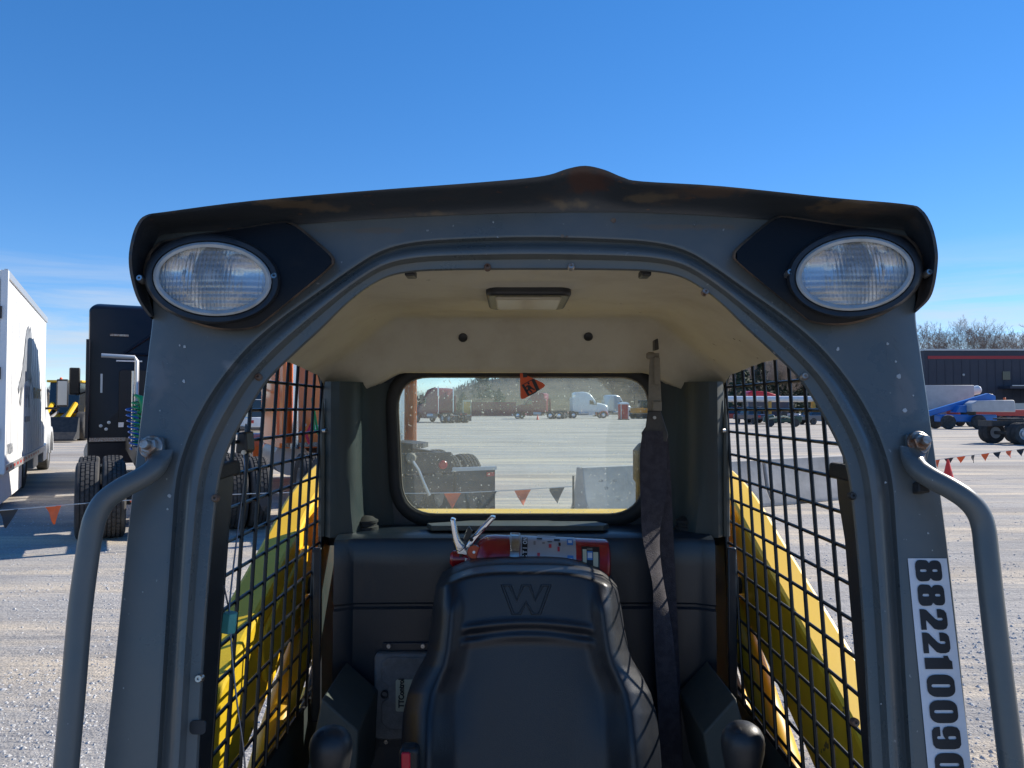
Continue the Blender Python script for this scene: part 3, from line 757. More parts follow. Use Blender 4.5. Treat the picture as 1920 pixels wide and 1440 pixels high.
# ---- side panels with wire guards -------------------------------------------------------------------
XL, XR = -0.45, 2 * CX + 0.45
OPEN = [(1.05, .098), (1.70, .098), (1.77, .094), (1.82, .080), (1.852, .050), (1.868, .010), (1.872, -.05), (1.860, -.2), (1.826, -.45), (1.806, -.60), (1.79, -.655), (1.12, -.655),
        (1.155, -.54), (1.213, -.2), (1.238, -.118), (1.240, -.095), (1.04, -.095)]
OUTP = [(1.038, .14), (1.99, .14), (1.99, -1.3), (0.714, -1.3)]
OPEN_L = OPEN; OPEN_R = OPEN[:11] + [(a - .042, b_) for a, b_ in OPEN[11:16]] + OPEN[16:]
def inside(y, z):
    c_ = False; n_ = len(OPEN); j = n_ - 1
    for i in range(n_):
        yi, zi = OPEN[i]; yj, zj = OPEN[j]
        if (zi > z) != (zj > z) and y < (yj - yi) * (z - zi) / (zj - zi) + yi: c_ = not c_
        j = i
    return c_
def runs(f, n_=400):
    out = []; st_ = None
    for k in range(n_ + 1):
        y, z = f(k / n_)
        if inside(y, z):
            if st_ is None: st_ = k / n_
            en = k / n_
        elif st_ is not None:
            out.append((st_, en)); st_ = None
    if st_ is not None: out.append((st_, en))
    return out
for X, sg in ((XL, -1), (XR, 1)):
    OPEN = OPEN_L if sg < 0 else OPEN_R
    dyp = 0 if sg < 0 else -.042
    sp = fill_poly([OUTP, OPEN], lambda a, b_: V((X, a, Zr(b_))), (sg * 0.012, 0, 0), 'side_panel', 'interior_green', sk)
    guard = MB().tube([V((X + sg * .004, a, Zr(b_))) for a, b_ in OPEN[:12] + [(1.14, -.655)]], 0.0052, 8).build('window_guard', 'mesh_wire', sk)
    y0 = 1.045
    while y0 < 1.99:
        f = lambda t_, y0=y0: (y0 + 0.17 * (0.15 - 0.85 * t_), 0.15 - 0.85 * t_)
        for a, b_ in runs(f):
            if b_ - a < 0.02: continue
            A = f(a); B = f(b_)
            MB().cyl((X, A[0], Zr(A[1])), (X, B[0], Zr(B[1])), 0.0035, 7).build('wire', 'mesh_wire', guard)
        y0 += 0.0695
    z0 = 0.047
    while z0 > -0.66:
        f = lambda t_, z0=z0: (0.95 + t_, z0)
        for a, b_ in runs(f):
            if b_ - a < 0.02: continue
            A = f(a); B = f(b_)
            MB().cyl((X + sg * .0060, A[0], Zr(A[1])), (X + sg * .0060, B[0], Zr(B[1])), 0.0032, 7).build('wire', 'mesh_wire', guard)
        z0 -= 0.0525
    # dark inner post behind the front pillar, rubber bumper block at its head
    s_ = -sg
    post = MB().xprism([(0.99, Zr(-.10)), (1.236 + dyp, Zr(-.10)), (1.23 + dyp, Zr(-.14)), (1.208 + dyp, Zr(-.2)), (1.15 + dyp, Zr(-.54)), (1.06 + dyp, Zr(-.9)), (0.80, Zr(-.9))], X - s_ * 0.006, X + s_ * 0.006).build('door_post', 'black_plastic', sk, 40, 0.004)
    MB().xprism([(1.10, Zr(-.086)), (1.245 + dyp, Zr(-.086)), (1.25 + dyp, Zr(-.108)), (1.10, Zr(-.112))], X - s_ * 0.008, X + s_ * 0.012).build('bumper', 'black_rubber', post, 40, 0.004)
# ---- rear wall, pillars, shelf ---------------------------------------------------------------------
YW = 1.90
HOLE = [(745, 708), (1219, 708), (1201, 963), (757, 963)]
def round_quad(q, r, n_=8):
    out = []; m_ = len(q)
    for i in range(m_):
        p0, p1, p2 = V(q[i - 1]), V(q[i]), V(q[(i + 1) % m_])
        a = p1 + (p0 - p1).normalized() * r; b_ = p1 + (p2 - p1).normalized() * r
        for k in range(n_ + 1):
            t_ = k / n_; out.append(tuple((1 - t_) ** 2 * a + 2 * t_ * (1 - t_) * p1 + t_ * t_ * b_))
    return out
HQ = round_quad(HOLE, 62)
def grow(q, d):
    cx = sum(a for a, b_ in q) / len(q); cy = sum(b_ for a, b_ in q) / len(q)
    out = []
    for i in range(len(q)):
        a = V(q[i - 1]); b_ = V(q[(i + 1) % len(q)]); tg = (b_ - a)
        nr = V((tg.y, -tg.x)).normalized(); c_ = V(q[i])
        out.append(tuple(c_ + nr * d))
    return out
if grow(HQ, 5)[0][0] < HQ[0][0] if HQ[0][0] < 960 else False: pass
def hp(q, Y): return [at(a, b_, Y) for a, b_ in q]
sgn = 1 if sum((V(g_) - V((982, 835))).length - (V(h_) - V((982, 835))).length for g_, h_ in zip(grow(HQ, 5), HQ)) > 0 else -1
GR = lambda d: grow(HQ, sgn * d)
wall_out = [(CX - .486, Zr(.13)), (CX + .486, Zr(.13)), (CX + .486, Zr(-.34)), (CX - .486, Zr(-.34))]
rear = fill_poly([wall_out, [(p_.x, p_.z) for p_ in hp(GR(16), YW)]], lambda a, b_: V((a, YW, b_)), (0, 0.015, 0), 'rear_wall', 'interior_slate', sk)
win = MB().loft([hp(GR(26), YW - .001), hp(GR(24), YW - .010), hp(GR(14), YW - .018), hp(GR(4), YW - .014), hp(GR(0), YW - .006), hp(GR(0), YW + .02), hp(GR(20), YW + .03)], True).build('rear_window', 'black_rubber', sk, 50)
fill_poly([[(p_.x, p_.z) for p_ in hp(GR(3), YW + .008)]], lambda a, b_: V((a, YW + .008, b_)), (0, 0.004, 0), 'window_pane', 'window_glass', win)
MB().tube(hp(GR(1), YW - .008) + hp(GR(1), YW - .008)[:1], 0.0022, 6, False).build('seal_lip', 'belt_beige', win)
# faint maker's print on the pane
for tx, px, py, sz in (('59', 1133, 918, .010), ('E2', 1150, 904, .009), ('43R', 1122, 904, .008), ('000', 1155, 938, .006)):
    text_mesh('pane_print', tx, sz, basis(at(px, py, YW + .006), (1, 0, 0), (0, 0, 1)), 'bezel_grey', win, 0, 1, 0.0001)
# posts in the rear corners
for s_ in (-1, 1):
    f = lambda x: x if s_ < 0 else 2 * CX - x
    sec = [(-.466, 1.915), (-.452, 1.845), (-.436, 1.795), (-.418, 1.775), (-.398, 1.772), (-.378, 1.782), (-.366, 1.802), (-.360, 1.835), (-.352, 1.858), (-.340, 1.872), (-.322, 1.885), (-.300, 1.899)]
    rg = []
    for z, gx in ((.059, 0), (.02, 0), (-.05, 0), (-.16, .002), (-.24, .006), (-.30, .012)):
        rg.append([V((f(x + gx * (1 if i > 4 else 0)), y, Zr(z))) for i, (x, y) in enumerate(sec)])
    po = MB().loft(rg, False).build('rear_post', 'interior_green', sk, 35)
    e = MB().tube([V((f(-.442), 1.798, Zr(z))) for z in (.02, -.04, -.10, -.2, -.30)], [0.001, 0.006, 0.008, 0.009, 0.009], 8).build('post_flange', 'console_olive', po)
    screw(0, 0, 0, 0.0055, 'zinc', po, 'screw', 0.008, V((-s_ * 1, -1, 0)).normalized(), V((f(-.436), 1.792, Zr(-.055))))
    screw(0, 0, 0, 0.008, 'print_black', po, 'plug', 0.004, V((0, -1, 0)), V((f(-.330), 1.876, Zr(.06))))
# lower tub: shelf and back panel with a pressed crease
xs = [CX + k for k in (-.425, -.40, -.385, -.25, -.1, 0.05, .2, .30, .385, .40, .425)]
prof_b = [(1.905, -.288), (1.80, -.290), (1.768, -.292), (1.756, -.298), (1.750, -.310), (1.748, -.36), (1.747, -.425), (1.747, -.440), (1.752, -.445), (1.752, -.450), (1.745, -.455), (1.744, -.52), (1.742, -.70), (1.742, -1.0), (1.742, -1.4)]
rg = []
for x in xs:
    d = 0.05 * sstep(.37, .425, abs(x - CX))
    rg.append([V((x, y - d * (0.5 if i > 2 else .2), Zr(z))) for i, (y, z) in enumerate(prof_b)])
MB().loft(rg, False).build('rear_panel', 'interior_slate', sk, 30)
for a, y0, y1 in ((-.436, -.315, -.70), (2 * CX + .436, -.315, -.70)):
    MB().box((a, 1.735, Zr((y0 + y1) / 2)), (0.020, 0.014, y0 - y1)).build('edge_trim', 'interior_slate', sk, 40, 0.003)
for px in (686, 1290):
    c_ = at(px, 998, 1.835)
    MB().lathe([(0.030, -.004), (0.030, 0.006), (0.026, 0.008), (0.026, 0.014), (0.029, 0.016), (0.029, 0.021), (0.024, 0.023), (0.016, 0.029), (0.0, 0.032)], V((c_.x, 1.835, Zr(-.289))), (0, 0, 1), 28).build('rubber_mount', 'black_rubber', sk, 40)
# flat bracket plate lying on the shelf behind the extinguisher
MB().prism([V((at(a, 1000, 1.83).x, y, Zr(-.287))) for a, y in ((800, 1.83), (812, 1.79), (1128, 1.79), (1140, 1.82), (1120, 1.86), (1040, 1.865), (1030, 1.875), (880, 1.875), (860, 1.862))], (0, 0, 0.012)).build('bracket_plate', 'console_olive', sk, 30, 0.002)
# floor and lower body walls
MB().bx(CX - .44, CX + .44, 0.72, 1.76, Zr(-1.38), Zr(-1.34)).build('cab_floor', 'black_plastic', sk)

# ---- head lining -----------------------------------------------------------------------------------
def smin(a, b_, k):
    h = max(k - abs(a - b_), 0) / k
    return min(a, b_) - h * h * k * 0.25
NXL, NYL = 72, 64
vs = []; fs = []
for j in range(NYL + 1):
    y = 1.07 + (1.885 - 1.07) * j / NYL
    for i in range(NXL + 1):
        dx = -0.476 + 0.952 * i / NXL
        ad_ = abs(dx)
        side = .216 - max(0, ad_ - .285) * (0.66 + 0.10 * sstep(1.5, 1.85, y))
        rearz = .216 - max(0, y - 1.752) * 1.42
        front = .216 - max(0, 1.13 - y) * 0.12
        z = smin(smin(side, rearz, 0.032), front, 0.03)
        z += 0.004 * math.exp(-((y - 1.66) / .03) ** 2) * sstep(.3, .2, ad_)
        z -= 0.006 * sstep(.11, .085, ad_) * sstep(.10, .08, abs(y - 1.36))
        lo = .095 - .032 * sstep(1.5, 1.82, y) * sstep(.36, .42, ad_)
        z = max(z, lo - 0.012)
        z -= 0.032 * sstep(.29, .37, ad_) * sstep(1.77, 1.87, y)
        vs.append((CX + dx, y, Zr(z)))
for j in range(NYL):
    for i in range(NXL):
        k = j * (NXL + 1) + i; fs.append((k, k + 1, k + NXL + 2, k + NXL + 1))
lin = MB().add(vs, fs).build('head_lining', 'headliner', sk, 60)
dz = Zr(.212)
dome = MB().zprism(rrect(CX - .072, CX + .072, 1.275, 1.475, .02), dz - .026, dz).build('dome_lamp', 'black_plastic', sk, 40, 0.006, 3)
MB().zprism(rrect(CX - .056, CX + .056, 1.295, 1.43, .006), dz - .031, dz - .02).build('lamp_cover', 'dome_lens', dome, 40, 0.003)
for px, py in ((868, 633), (1103, 631)):
    c_ = at(px, py, 1.787)
    MB().lathe([(0.0105, -.010), (0.0105, 0.003), (0.007, 0.005), (0, 0.005)], c_, V((0, -1, -.7)), 18).build('trim_plug', 'black_plastic', lin, 40)
for px in (765, 1216):
    c_ = fp(px, 512, -.045)
    MB().box(c_ + V((0, 0.03, 0.004)), (0.014, 0.03, 0.010)).build('trim_clip', 'black_plastic', lin, 0, 0.002)

# ---- seat --------------------------------------------------------------------------------------------
HW = [(1050, 150), (1085, 163), (1100, 170), (1140, 177), (1180, 182), (1220, 189), (1250, 199), (1275, 214), (1300, 228), (1340, 238), (1400, 243), (1440, 245), (1520, 246)]
def seat_cx(py): return 986 + (py - 1056) * 0.026
def seat_Y(py): return 1.50 - (py - 1056) * 0.00022
def seat_relief(u, py):
    a = abs(u)
    d = 0.012 * (1 - a ** 2)
    d -= (0.066 - 0.036 * sstep(1180, 1320, py)) * max(0, a - .87) ** 1.9 / 0.13 ** 1.9               # rolled side edge
    bol = math.exp(-((a - .80) / .10) ** 2)
    d += 0.020 * bol * sstep(1080, 1150, py)
    d -= 0.006 * sstep(.68, .56, a) * sstep(1182, 1205, py + 22 * u * u)
    line = 1180 + 26 * u * u
    if a < .70:
        fade = sstep(.70, .62, a)
        d += fade * (0.004 * math.exp(-((py - line + 12) / 7) ** 2) - 0.004 * math.exp(-((py - line - 2) / 7) ** 2) + 0.003 * math.exp(-((py - line - 15) / 8) ** 2))
    top = 1056 + 34 * a ** 4
    d -= 0.055 * sstep(26, 0, py - top) ** 2
    d += 0.02 * sstep(1260, 1420, py) * sstep(.3, .8, a)
    return d
def seat_pt(px, py, off=0.0):
    u = (px - seat_cx(py)) / interp(py, HW)
    return at(px, py, seat_Y(py) - seat_relief(u, py) - off)
NU, NV = 84, 110
vs = []; fs = []
for j in range(NV + 1):
    v_ = j / NV
    for i in range(NU + 1):
        u = -1 + 2 * i / NU
        u = math.sin(u * math.pi / 2) * .35 + u * .65
        top = 1056 + 34 * abs(u) ** 4
        py = top + (1520 - top) * (v_ ** 1.15)
        vs.append(at(seat_cx(py) + u * interp(py, HW), py, seat_Y(py) - seat_relief(u, py)))
for j in range(NV):
    for i in range(NU):
        k = j * (NU + 1) + i; fs.append((k, k + 1, k + NU + 2, k + NU + 1))
mb = MB().add(vs, fs)
rim = [j * (NU + 1) for j in range(NV, 0, -1)] + list(range(NU + 1)) + [j * (NU + 1) + NU for j in range(1, NV + 1)]
b0 = len(mb.v)
for k in rim: mb.v.append(mb.v[k] + V((0, 0.08, 0)))
mb.f += [(rim[i], rim[i + 1], b0 + i + 1, b0 + i) for i in range(len(rim) - 1)]
mb.f.append(tuple(range(b0, b0 + len(rim))))
seat = mb.build('operator_seat', 'seat_vinyl', sk, 60)
WP = [(0.0, 1.0), (0.215, 1.0), (0.32, 0.50), (0.405, 1.0), (0.595, 1.0), (0.68, 0.50), (0.785, 1.0), (1.0, 1.0), (0.79, 0.0), (0.60, 0.0), (0.50, 0.38), (0.40, 0.0), (0.22, 0.0)]
def w_pt(a, b_, off): return seat_pt(938 + 97 * a, 1153 - 57 * b_, off)
fillw = [(v.x, v.y) for v in [V(q) for q in WP]]
cxw, cyw = .5, .55
rims = []
def inset(q, d):
    out = []
    for i in range(len(q)):
        a, b_, c_ = V(q[i - 1]), V(q[i]), V(q[(i + 1) % len(q)])
        n1 = V((-(b_ - a).y, (b_ - a).x)).normalized(); n2 = V((-(c_ - b_).y, (c_ - b_).x)).normalized()
        nn = (n1 + n2); nn = nn / max(nn.length_squared / 2, .35)
        out.append((b_.x - nn.x * d, b_.y - nn.y * d))
    return out
A0 = WP; A1 = inset(WP, .022); A2 = inset(WP, .045)
em = MB().loft([[w_pt(a, b_, -.001) for a, b_ in A0], [w_pt(a, b_, .006) for a, b_ in A1], [w_pt(a, b_, .006) for a, b_ in A2], [w_pt(a, b_, .0005) for a, b_ in inset(WP, .06)]], True)
em.build('embossed_letter', 'seat_vinyl', seat, 40)
MB().box((CX + .0, 1.22, Zr(-.86)), (0.46, 0.44, 0.13)).build('seat_cushion', 'seat_vinyl', sk, 40, 0.05, 4)
# seat belt buckle
bk = MB().prism([at(a, b_, 1.30) for a, b_ in rrect(747, 785, 1404, 1500, 12)], (0, 0.03, 0)).build('belt_buckle', 'black_plastic', sk, 40, 0.006, 3)
MB().prism([at(a, b_, 1.296) for a, b_ in rrect(752, 769, 1412, 1500, 4)], (0, 0.02, 0)).build('release_button', 'buckle_red', bk, 40, 0.002)

# ---- joysticks and consoles ---------------------------------------------------------------------------
for px, py, s_ in ((620, 1400, -1), (1393, 1392, 1)):
    c_ = at(px, py, 1.06)
    pr = [(0.0, .0265), (.008, .026), (.016, .0235), (.023, .018), (.0275, .010), (.0290, .001), (.0285, -.010), (.0265, -.022), (.0235, -.036), (.0205, -.052), (.019, -.07), (.019, -.10), (.012, -.105), (.012, -.2)]
    pr = pr[::-1]
    js = MB().lathe(pr, c_, (0, -.10, 1), 30).build('joystick', 'black_plastic', sk, 50)
    b_ = MB().prism([c_ + V((x, -.0255 + .008 * abs(z) / .05, z)) for x, z in rrect(-.010, .010, -.075, -.016, .004)], (0, .012, 0)).build('thumb_plate', 'dark_metal', js, 40, .002)
    MB().lathe([(.0055, 0), (.0055, .003), (.003, .004), (0, .004)], c_ + V((-.010, -.012, .0205)), V((-.3, -.5, .8)), 14).build('thumb_button', 'print_black', js, 40)
MB().prism([at(a, b_, 1.50) for a, b_ in ((603, 1310), (672, 1371), (664, 1520), (560, 1520))], (0, .22, 0)).build('side_console', 'console_olive', sk, 40, .004)
MB().prism([at(a, b_, 1.50) for a, b_ in ((1380, 1308), (1318, 1376), (1345, 1520), (1440, 1520))], (0, .22, 0)).build('side_console', 'console_olive', sk, 40, .004)

# ---- control unit on the rear panel ---------------------------------------------------------------------
yb = 1.742
def bp_(px, py, d=0.0): return at(px, py, yb - d)
ecu = MB().prism([bp_(a, b_, .0) for a, b_ in rrect(705, 860, 1220, 1380, 9)], (0, -.024, 0)).build('control_unit', 'ecu_alu', sk, 40, .005, 2)
MB().prism([bp_(a, b_, .024) for a, b_ in ((716, 1240), (728, 1232), (850, 1232), (850, 1366), (728, 1366), (716, 1354), (716, 1316), (728, 1308), (728, 1284), (716, 1276))], (0, -.006, 0)).build('raised_lid', 'ecu_alu', ecu, 40, .002)
MB().lathe([(.0085, 0), (.0085, .009), (.0065, .009), (.0065, .002), (0, .002)], bp_(722, 1300, .022), (0, -1, 0), 16).build('vent_plug', 'print_black', ecu)
MB().prism([bp_(a, b_, .030) for a, b_ in rrect(742, 830, 1274, 1334, 4)], (0, -.0008, 0)).build('maker_label', 'print_cream', ecu)
text_mesh('label_print', 'TTControl', 0.0165, basis(bp_(757, 1327, .0325), (0, 0, 1), (-1, 0, 0)), 'print_black', ecu, .0006, 0.86)
MB().prism([bp_(a, b_) for a, b_ in rrect(718, 850, 1204, 1219, 2)], (0, -.006, 0)).build('mounting_rail', 'interior_slate', ecu, 0, .001)
MB().prism([bp_(a, b_) for a, b_ in rrect(710, 830, 1384, 1398, 2)], (0, -.006, 0)).build('mounting_rail', 'interior_slate', ecu, 0, .001)
for px, py in ((729, 1211), (793, 1211), (724, 1390)):
    screw(0, 0, 0, .0055, 'zinc', ecu, 'screw', .004, V((0, -1, 0)), bp_(px, py, .006))

# ---- seat belt --------------------------------------------------------------------------------------------
def ribbon(path, name, m, parent, th=.0016):
    path = [q if len(q) > 4 else (*q, .006) for q in path]
    P = cr_spline([q[:3] for q in path], 6); Wd = cr_spline([(q[3], q[4], 0) for q in path], 6)
    rg = []
    for p_, w_ in zip(P, Wd):
        l = at(p_.x - w_.x, p_.y, p_.z); r_ = at(p_.x + w_.x, p_.y, p_.z + w_.y)
        c_ = (l + r_) / 2 + V((0, -.002, 0))
        rg.append([l, c_, r_, r_ + V((0, th, 0)), c_ + V((0, th, 0)), l + V((0, th, 0))])
    return MB().loft(rg, True, True).build(name, m, parent, 50)
belt = ribbon([(1226, 808, 1.62, 21), (1225, 850, 1.62, 25), (1225, 900, 1.62, 25), (1224, 950, 1.612, 22, .012), (1221, 985, 1.605, 18, .028), (1222, 1020, 1.60, 15, .034), (1228, 1060, 1.60, 12, .040), (1235, 1100, 1.605, 11, .040), (1241, 1160, 1.62, 16, .02), (1246, 1220, 1.62, 19), (1252, 1300, 1.62, 20), (1258, 1420, 1.62, 21), (1264, 1520, 1.62, 22)], 'seat_belt', 'belt_web', sk)
ribbon([(1242, 812, 1.66, 10), (1246, 900, 1.68, 12), (1250, 1010, 1.69, 13), (1256, 1160, 1.70, 14), (1262, 1300, 1.70, 14), (1270, 1520, 1.70, 14)], 'belt_return', 'belt_web', belt)
MB().prism([at(a, b_, 1.625) for a, b_ in ((1215, 770), (1239, 770), (1247, 795), (1253, 815), (1250, 828), (1232, 831), (1205, 820), (1203, 812), (1211, 800))], (0, .006, 0)).build('guide_plate', 'dark_metal', belt, 40, .002)
MB().lathe([(.0035, -.002), (.0035, .003), (0, .003)], at(1227, 783, 1.622), (0, -1, 0), 10).build('rivet', 'zinc', belt)
MB().loft([[at(a, b_, 1.635) for a, b_ in q] for q in (((1219, 662), (1236, 662)), ((1217, 690), (1238, 690)), ((1216, 730), (1239, 728)), ((1215, 772), (1241, 770)))], False).build('retainer_strap', 'belt_beige', belt, 0)
MB().prism([at(a, b_, 1.628) for a, b_ in rrect(1226, 1238, 668, 722, 5)], (0, .008, 0)).build('height_slider', 'belt_beige', belt, 40, .003)
MB().prism([at(a, b_, 1.626) for a, b_ in rrect(1224, 1241, 752, 771, 2)], (0, .010, 0)).build('strap_sleeve', 'belt_beige', belt, 40, .002)
MB().prism([at(a, b_, 1.70) for a, b_ in ((1228, 637), (1234, 634), (1236, 655), (1228, 657))], (0, .03, 0)).build('anchor_hook', 'dark_metal', belt, 40, .002)
MB().lathe([(.006, -.01), (.008, -.006), (.008, .004), (.005, .008), (0, .008)], at(1219, 667, 1.64), (-1, 0, 0), 14).build('anchor_bolt', 'belt_beige', belt)

# ---- loader arms, tower, bonnet, chassis ----------------------------------------------------------------
TOPC = [(2.95, -.115), (2.6, -.15), (2.3, -.195), (2.1, -.245), (1.93, -.315), (1.78, -.375), (1.64, -.43), (1.47, -.50), (1.31, -.572), (1.15, -.65), (1.0, -.74), (0.85, -.85), (0.72, -.98)]
def arm(sg):
    x0 = CX + sg * .562; x1 = CX + sg * .642
    T = cr_spline([(a, b_, 0) for a, b_ in TOPC], 4)
    rg = []
    for i, p_ in enumerate(T):
        tg = (T[min(i + 1, len(T) - 1)] - T[max(i - 1, 0)]).normalized(); nr = V((tg.y, -tg.x))
        if nr.y > 0: nr = -nr
        w_ = 0.215; b_ = .010
        def q(x, d): return V((x, p_.x + nr.x * d, Zr(p_.y + nr.y * d)))
        rg.append([q(x0, b_), q(x0 + sg * b_ * .3, b_ * .3), q(x0 + sg * b_, 0), q(x1 - sg * b_, 0), q(x1 - sg * b_ * .3, b_ * .3), q(x1, b_), q(x1, w_ - b_), q(x1 - sg * b_, w_), q(x0 + sg * b_, w_), q(x0, w_ - b_)])
    a_ = MB().loft(rg, True, True).build('lift_arm', 'machine_yellow', sk, 14)
    # pressed doubler plate on the inner face
    def on(yv, d): 
        k = min(range(len(T)), key=lambda i_: abs(T[i_].x - yv)); p_ = T[k]; tg = (T[k + 1] - T[k - 1]).normalized(); nr = V((tg.y, -tg.x)); nr = -nr if nr.y > 0 else nr
        return V((x0, p_.x + nr.x * d, Zr(p_.y + nr.y * d)))
    if sg < 0:
        plq = [on(1.98, .06), on(1.94, .045), on(1.8, .045), on(1.62, .045), on(1.58, .06), on(1.58, .15), on(1.62, .165), on(1.8, .165), on(1.94, .165), on(1.98, .15)]
        MB().prism(plq, (-sg * .012, 0, 0)).build('doubler_plate', 'machine_yellow', a_, 40, .005, 3)
    tw = MB().xprism([(2.02, Zr(-.27)), (2.30, Zr(-.22)), (2.42, Zr(-.4)), (2.45, Zr(-1.2)), (1.90, Zr(-1.2)), (1.93, Zr(-.7)), (1.99, Zr(-.45))], CX + sg * .50, CX + sg * .53).build('rear_tower', 'machine_amber', sk, 40, .006)
    MB().cyl(V((CX + sg * .47, 2.0, Zr(-.46))), V((CX + sg * .56, 2.0, Zr(-.46))), .022, 16).build('pivot_pin', 'dark_metal', tw)
    lk_ = MB().tube([V((CX + sg * .545, 2.02, Zr(-.52))), V((CX + sg * .55, 1.70, Zr(-.72))), V((CX + sg * .55, 1.25, Zr(-1.02)))], .034, 12).build('control_link', 'machine_amber', sk)
    cy = MB().tube([V((CX + sg * .53, 1.95, Zr(-.72))), V((CX + sg * .53, 1.45, Zr(-.98)))], .030, 16).build('lift_cylinder', 'machine_yellow', sk)
    MB().tube([V((CX + sg * .53, 1.5, Zr(-.955))), V((CX + sg * .53, 1.1, Zr(-1.16)))], .016, 12).build('piston_rod', 'chrome', cy)
    MB().tube([V((CX + sg * .515, 1.98, Zr(-.60))), V((CX + sg * .512, 1.75, Zr(-.74))), V((CX + sg * .512, 1.42, Zr(-.93)))], .009, 8).build('hydraulic_hose', 'lift_grey', cy)
    MB().tube([V((CX + sg * .80, 2.02, .34)), V((CX + sg * .50, 2.02, .34))], .05, 12).build('rear_axle', 'truck_frame', sk)
    for y in (1.05, 2.15):
        wheel_part(sk, V((CX + sg * .66, y, .36)), .36, .27, 'machine_yellow', sg)
def wheel_part(parent, c_, r, w_, rimmat, sg, n_=28, dual=False):
    pr = [(r * .56, -w_ * .46), (r * .62, -w_ * .5), (r * .9, -w_ * .5), (r * .975, -w_ * .42), (r, -w_ * .30), (r, w_ * .30), (r * .975, w_ * .42), (r * .9, w_ * .5), (r * .62, w_ * .5), (r * .56, w_ * .46)]
    wh = MB().lathe(pr, c_, (1, 0, 0), n_, None, False).build('wheel', 'tyre', parent, 40)
    s_ = sg * w_
    MB().lathe([(r * .60, -.1 * w_), (r * .60, .47 * w_), (r * .55, .49 * w_), (r * .53, .30 * w_), (r * .30, .16 * w_), (r * .26, .16 * w_), (r * .25, .34 * w_), (r * .14, .36 * w_), (r * .13, .45 * w_), (0, .45 * w_)], c_, (sg, 0, 0), 20).build('rim', rimmat, wh, 40)
    return wh
arm(-1); arm(1)
MB().xprism([(2.03, Zr(-.290)), (2.3, Zr(-.303)), (2.5, Zr(-.335)), (2.85, Zr(-.42)), (2.95, Zr(-.9)), (2.95, .45), (2.03, .45)], CX - .43, CX + .43).build('engine_bonnet', 'machine_yellow', sk, 40, .02, 3)
ex = MB().lathe([(.035, 0), (.035, .10), (.042, .11), (.042, .19), (.030, .205), (.024, .21), (.020, .16)], V((.378, 2.14, Zr(-.31))), (0, 0, 1), 20).build('air_precleaner', 'dark_metal', sk)
MB().bx(CX - .47, CX + .47, 0.55, 2.9, .22, .62).build('chassis', 'truck_frame', sk, 40, .02)

# ================================================================== loose things on the loader
ORG = V((0, 0, 0))
# fire extinguisher lying behind the seat
YE = 1.665
A = at(1137, 1059, YE); B = at(914, 1050, YE)
ax = (B - A).normalized(); Ln = (B - A).length; re_ = 0.0545
ORG = (A + B) / 2 - V((0, 0, re_))
fx = thing('fire_extinguisher', 'red fire extinguisher with silver levers lying across behind the black seat', 'extinguisher', ORG)
body = MB().lathe([(0, -.004), (re_ * .8, -.004), (re_ * .96, 0), (re_, .006), (re_, Ln - .012), (re_ * .96, Ln + .004), (re_ * .80, Ln + .018), (re_ * .52, Ln + .028), (.020, Ln + .032), (.018, Ln + .045), (0, Ln + .045)], A, ax, 48).build('cylinder_body', 'extinguisher_red', fx, 45)
uq = (V((0, -1, .25)) - ax * V((0, -1, .25)).dot(ax)).normalized(); wq = ax.cross(uq)
def on_cyl(s_, ang, d=0.0):      # s along body from the base, ang about the axis (0 = toward the camera, + = up)
    up_ = wq if wq.z > 0 else -wq
    return A + ax * s_ + (uq * math.cos(R(ang)) + up_ * math.sin(R(ang))) * (re_ + d)
def wrap(s0, s1, a0, a1, d, name, m, parent, n_=16):
    v_ = [[on_cyl(s_, a0 + (a1 - a0) * k / n_, d) for k in range(n_ + 1)] for s_ in (s0, s1)]
    return MB().loft(v_, False).build(name, m, parent, 60)
pxm = Ln / (1137 - 914)
lab = wrap((1137 - 1076) * pxm, (1137 - 974) * pxm, -80, 100, .0006, 'instruction_label', 'label_silver', fx)
wrap((1137 - 987) * pxm, (1137 - 977) * pxm, -75, 62, .0011, 'title_bar', 'print_black', lab)
up_ = wq if wq.z > 0 else -wq
def lab_mtx(s_, ang, d, xdir):
    o = on_cyl(s_, ang, d); nrm = (o - (A + ax * s_)).normalized(); tup = ax.cross(nrm); tup = tup if tup.z > 0 else -tup
    if xdir == 'up': return basis(o, tup, ax)
    return basis(o, -ax, tup)
for i, ch in enumerate('INSTRUCTIONS'):
    ang = -66 + i * 11.4
    text_mesh('title_letter', ch, .0125, lab_mtx((1137 - 986) * pxm, ang, .0018, 'up'), 'sticker_white', lab, .0003, .9, .0002)
for s0, s1, a0, a1, mm_ in ((1060, 1071, 40, 62, 'print_blue'), (1060, 1071, -8, 14, 'print_blue'), (1005, 1010, 10, 17, 'print_red'), (1026, 1031, 30, 40, 'print_red'), (1042, 1046, 22, 34, 'print_red'),
                          (1004, 1014, 55, 62, 'print_black'), (1036, 1047, 52, 60, 'print_black'), (1044, 1048, 36, 46, 'print_black'), (1024, 1032, 46, 49, 'print_black'), (998, 1002, 36, 48, 'wire_grey'), (1014, 1019, 40, 46, 'wire_grey'),
                          (1020, 1030, -24, -20, 'print_black'), (1036, 1048, -24, -19, 'print_black'), (1006, 1040, 74, 84, 'sticker_white'), (1062, 1069, 46, 56, 'sticker_white'), (1062, 1069, -2, 8, 'sticker_white')):
    wrap((1137 - s1) * pxm, (1137 - s0) * pxm, a0, a1, .0013 + .0004 * (mm_ == 'sticker_white'), 'label_print', mm_, lab, 5)
em_ = wrap((1137 - 1119) * pxm, (1137 - 1086) * pxm, -12, 38, .0006, 'service_label', 'print_black', fx, 8)
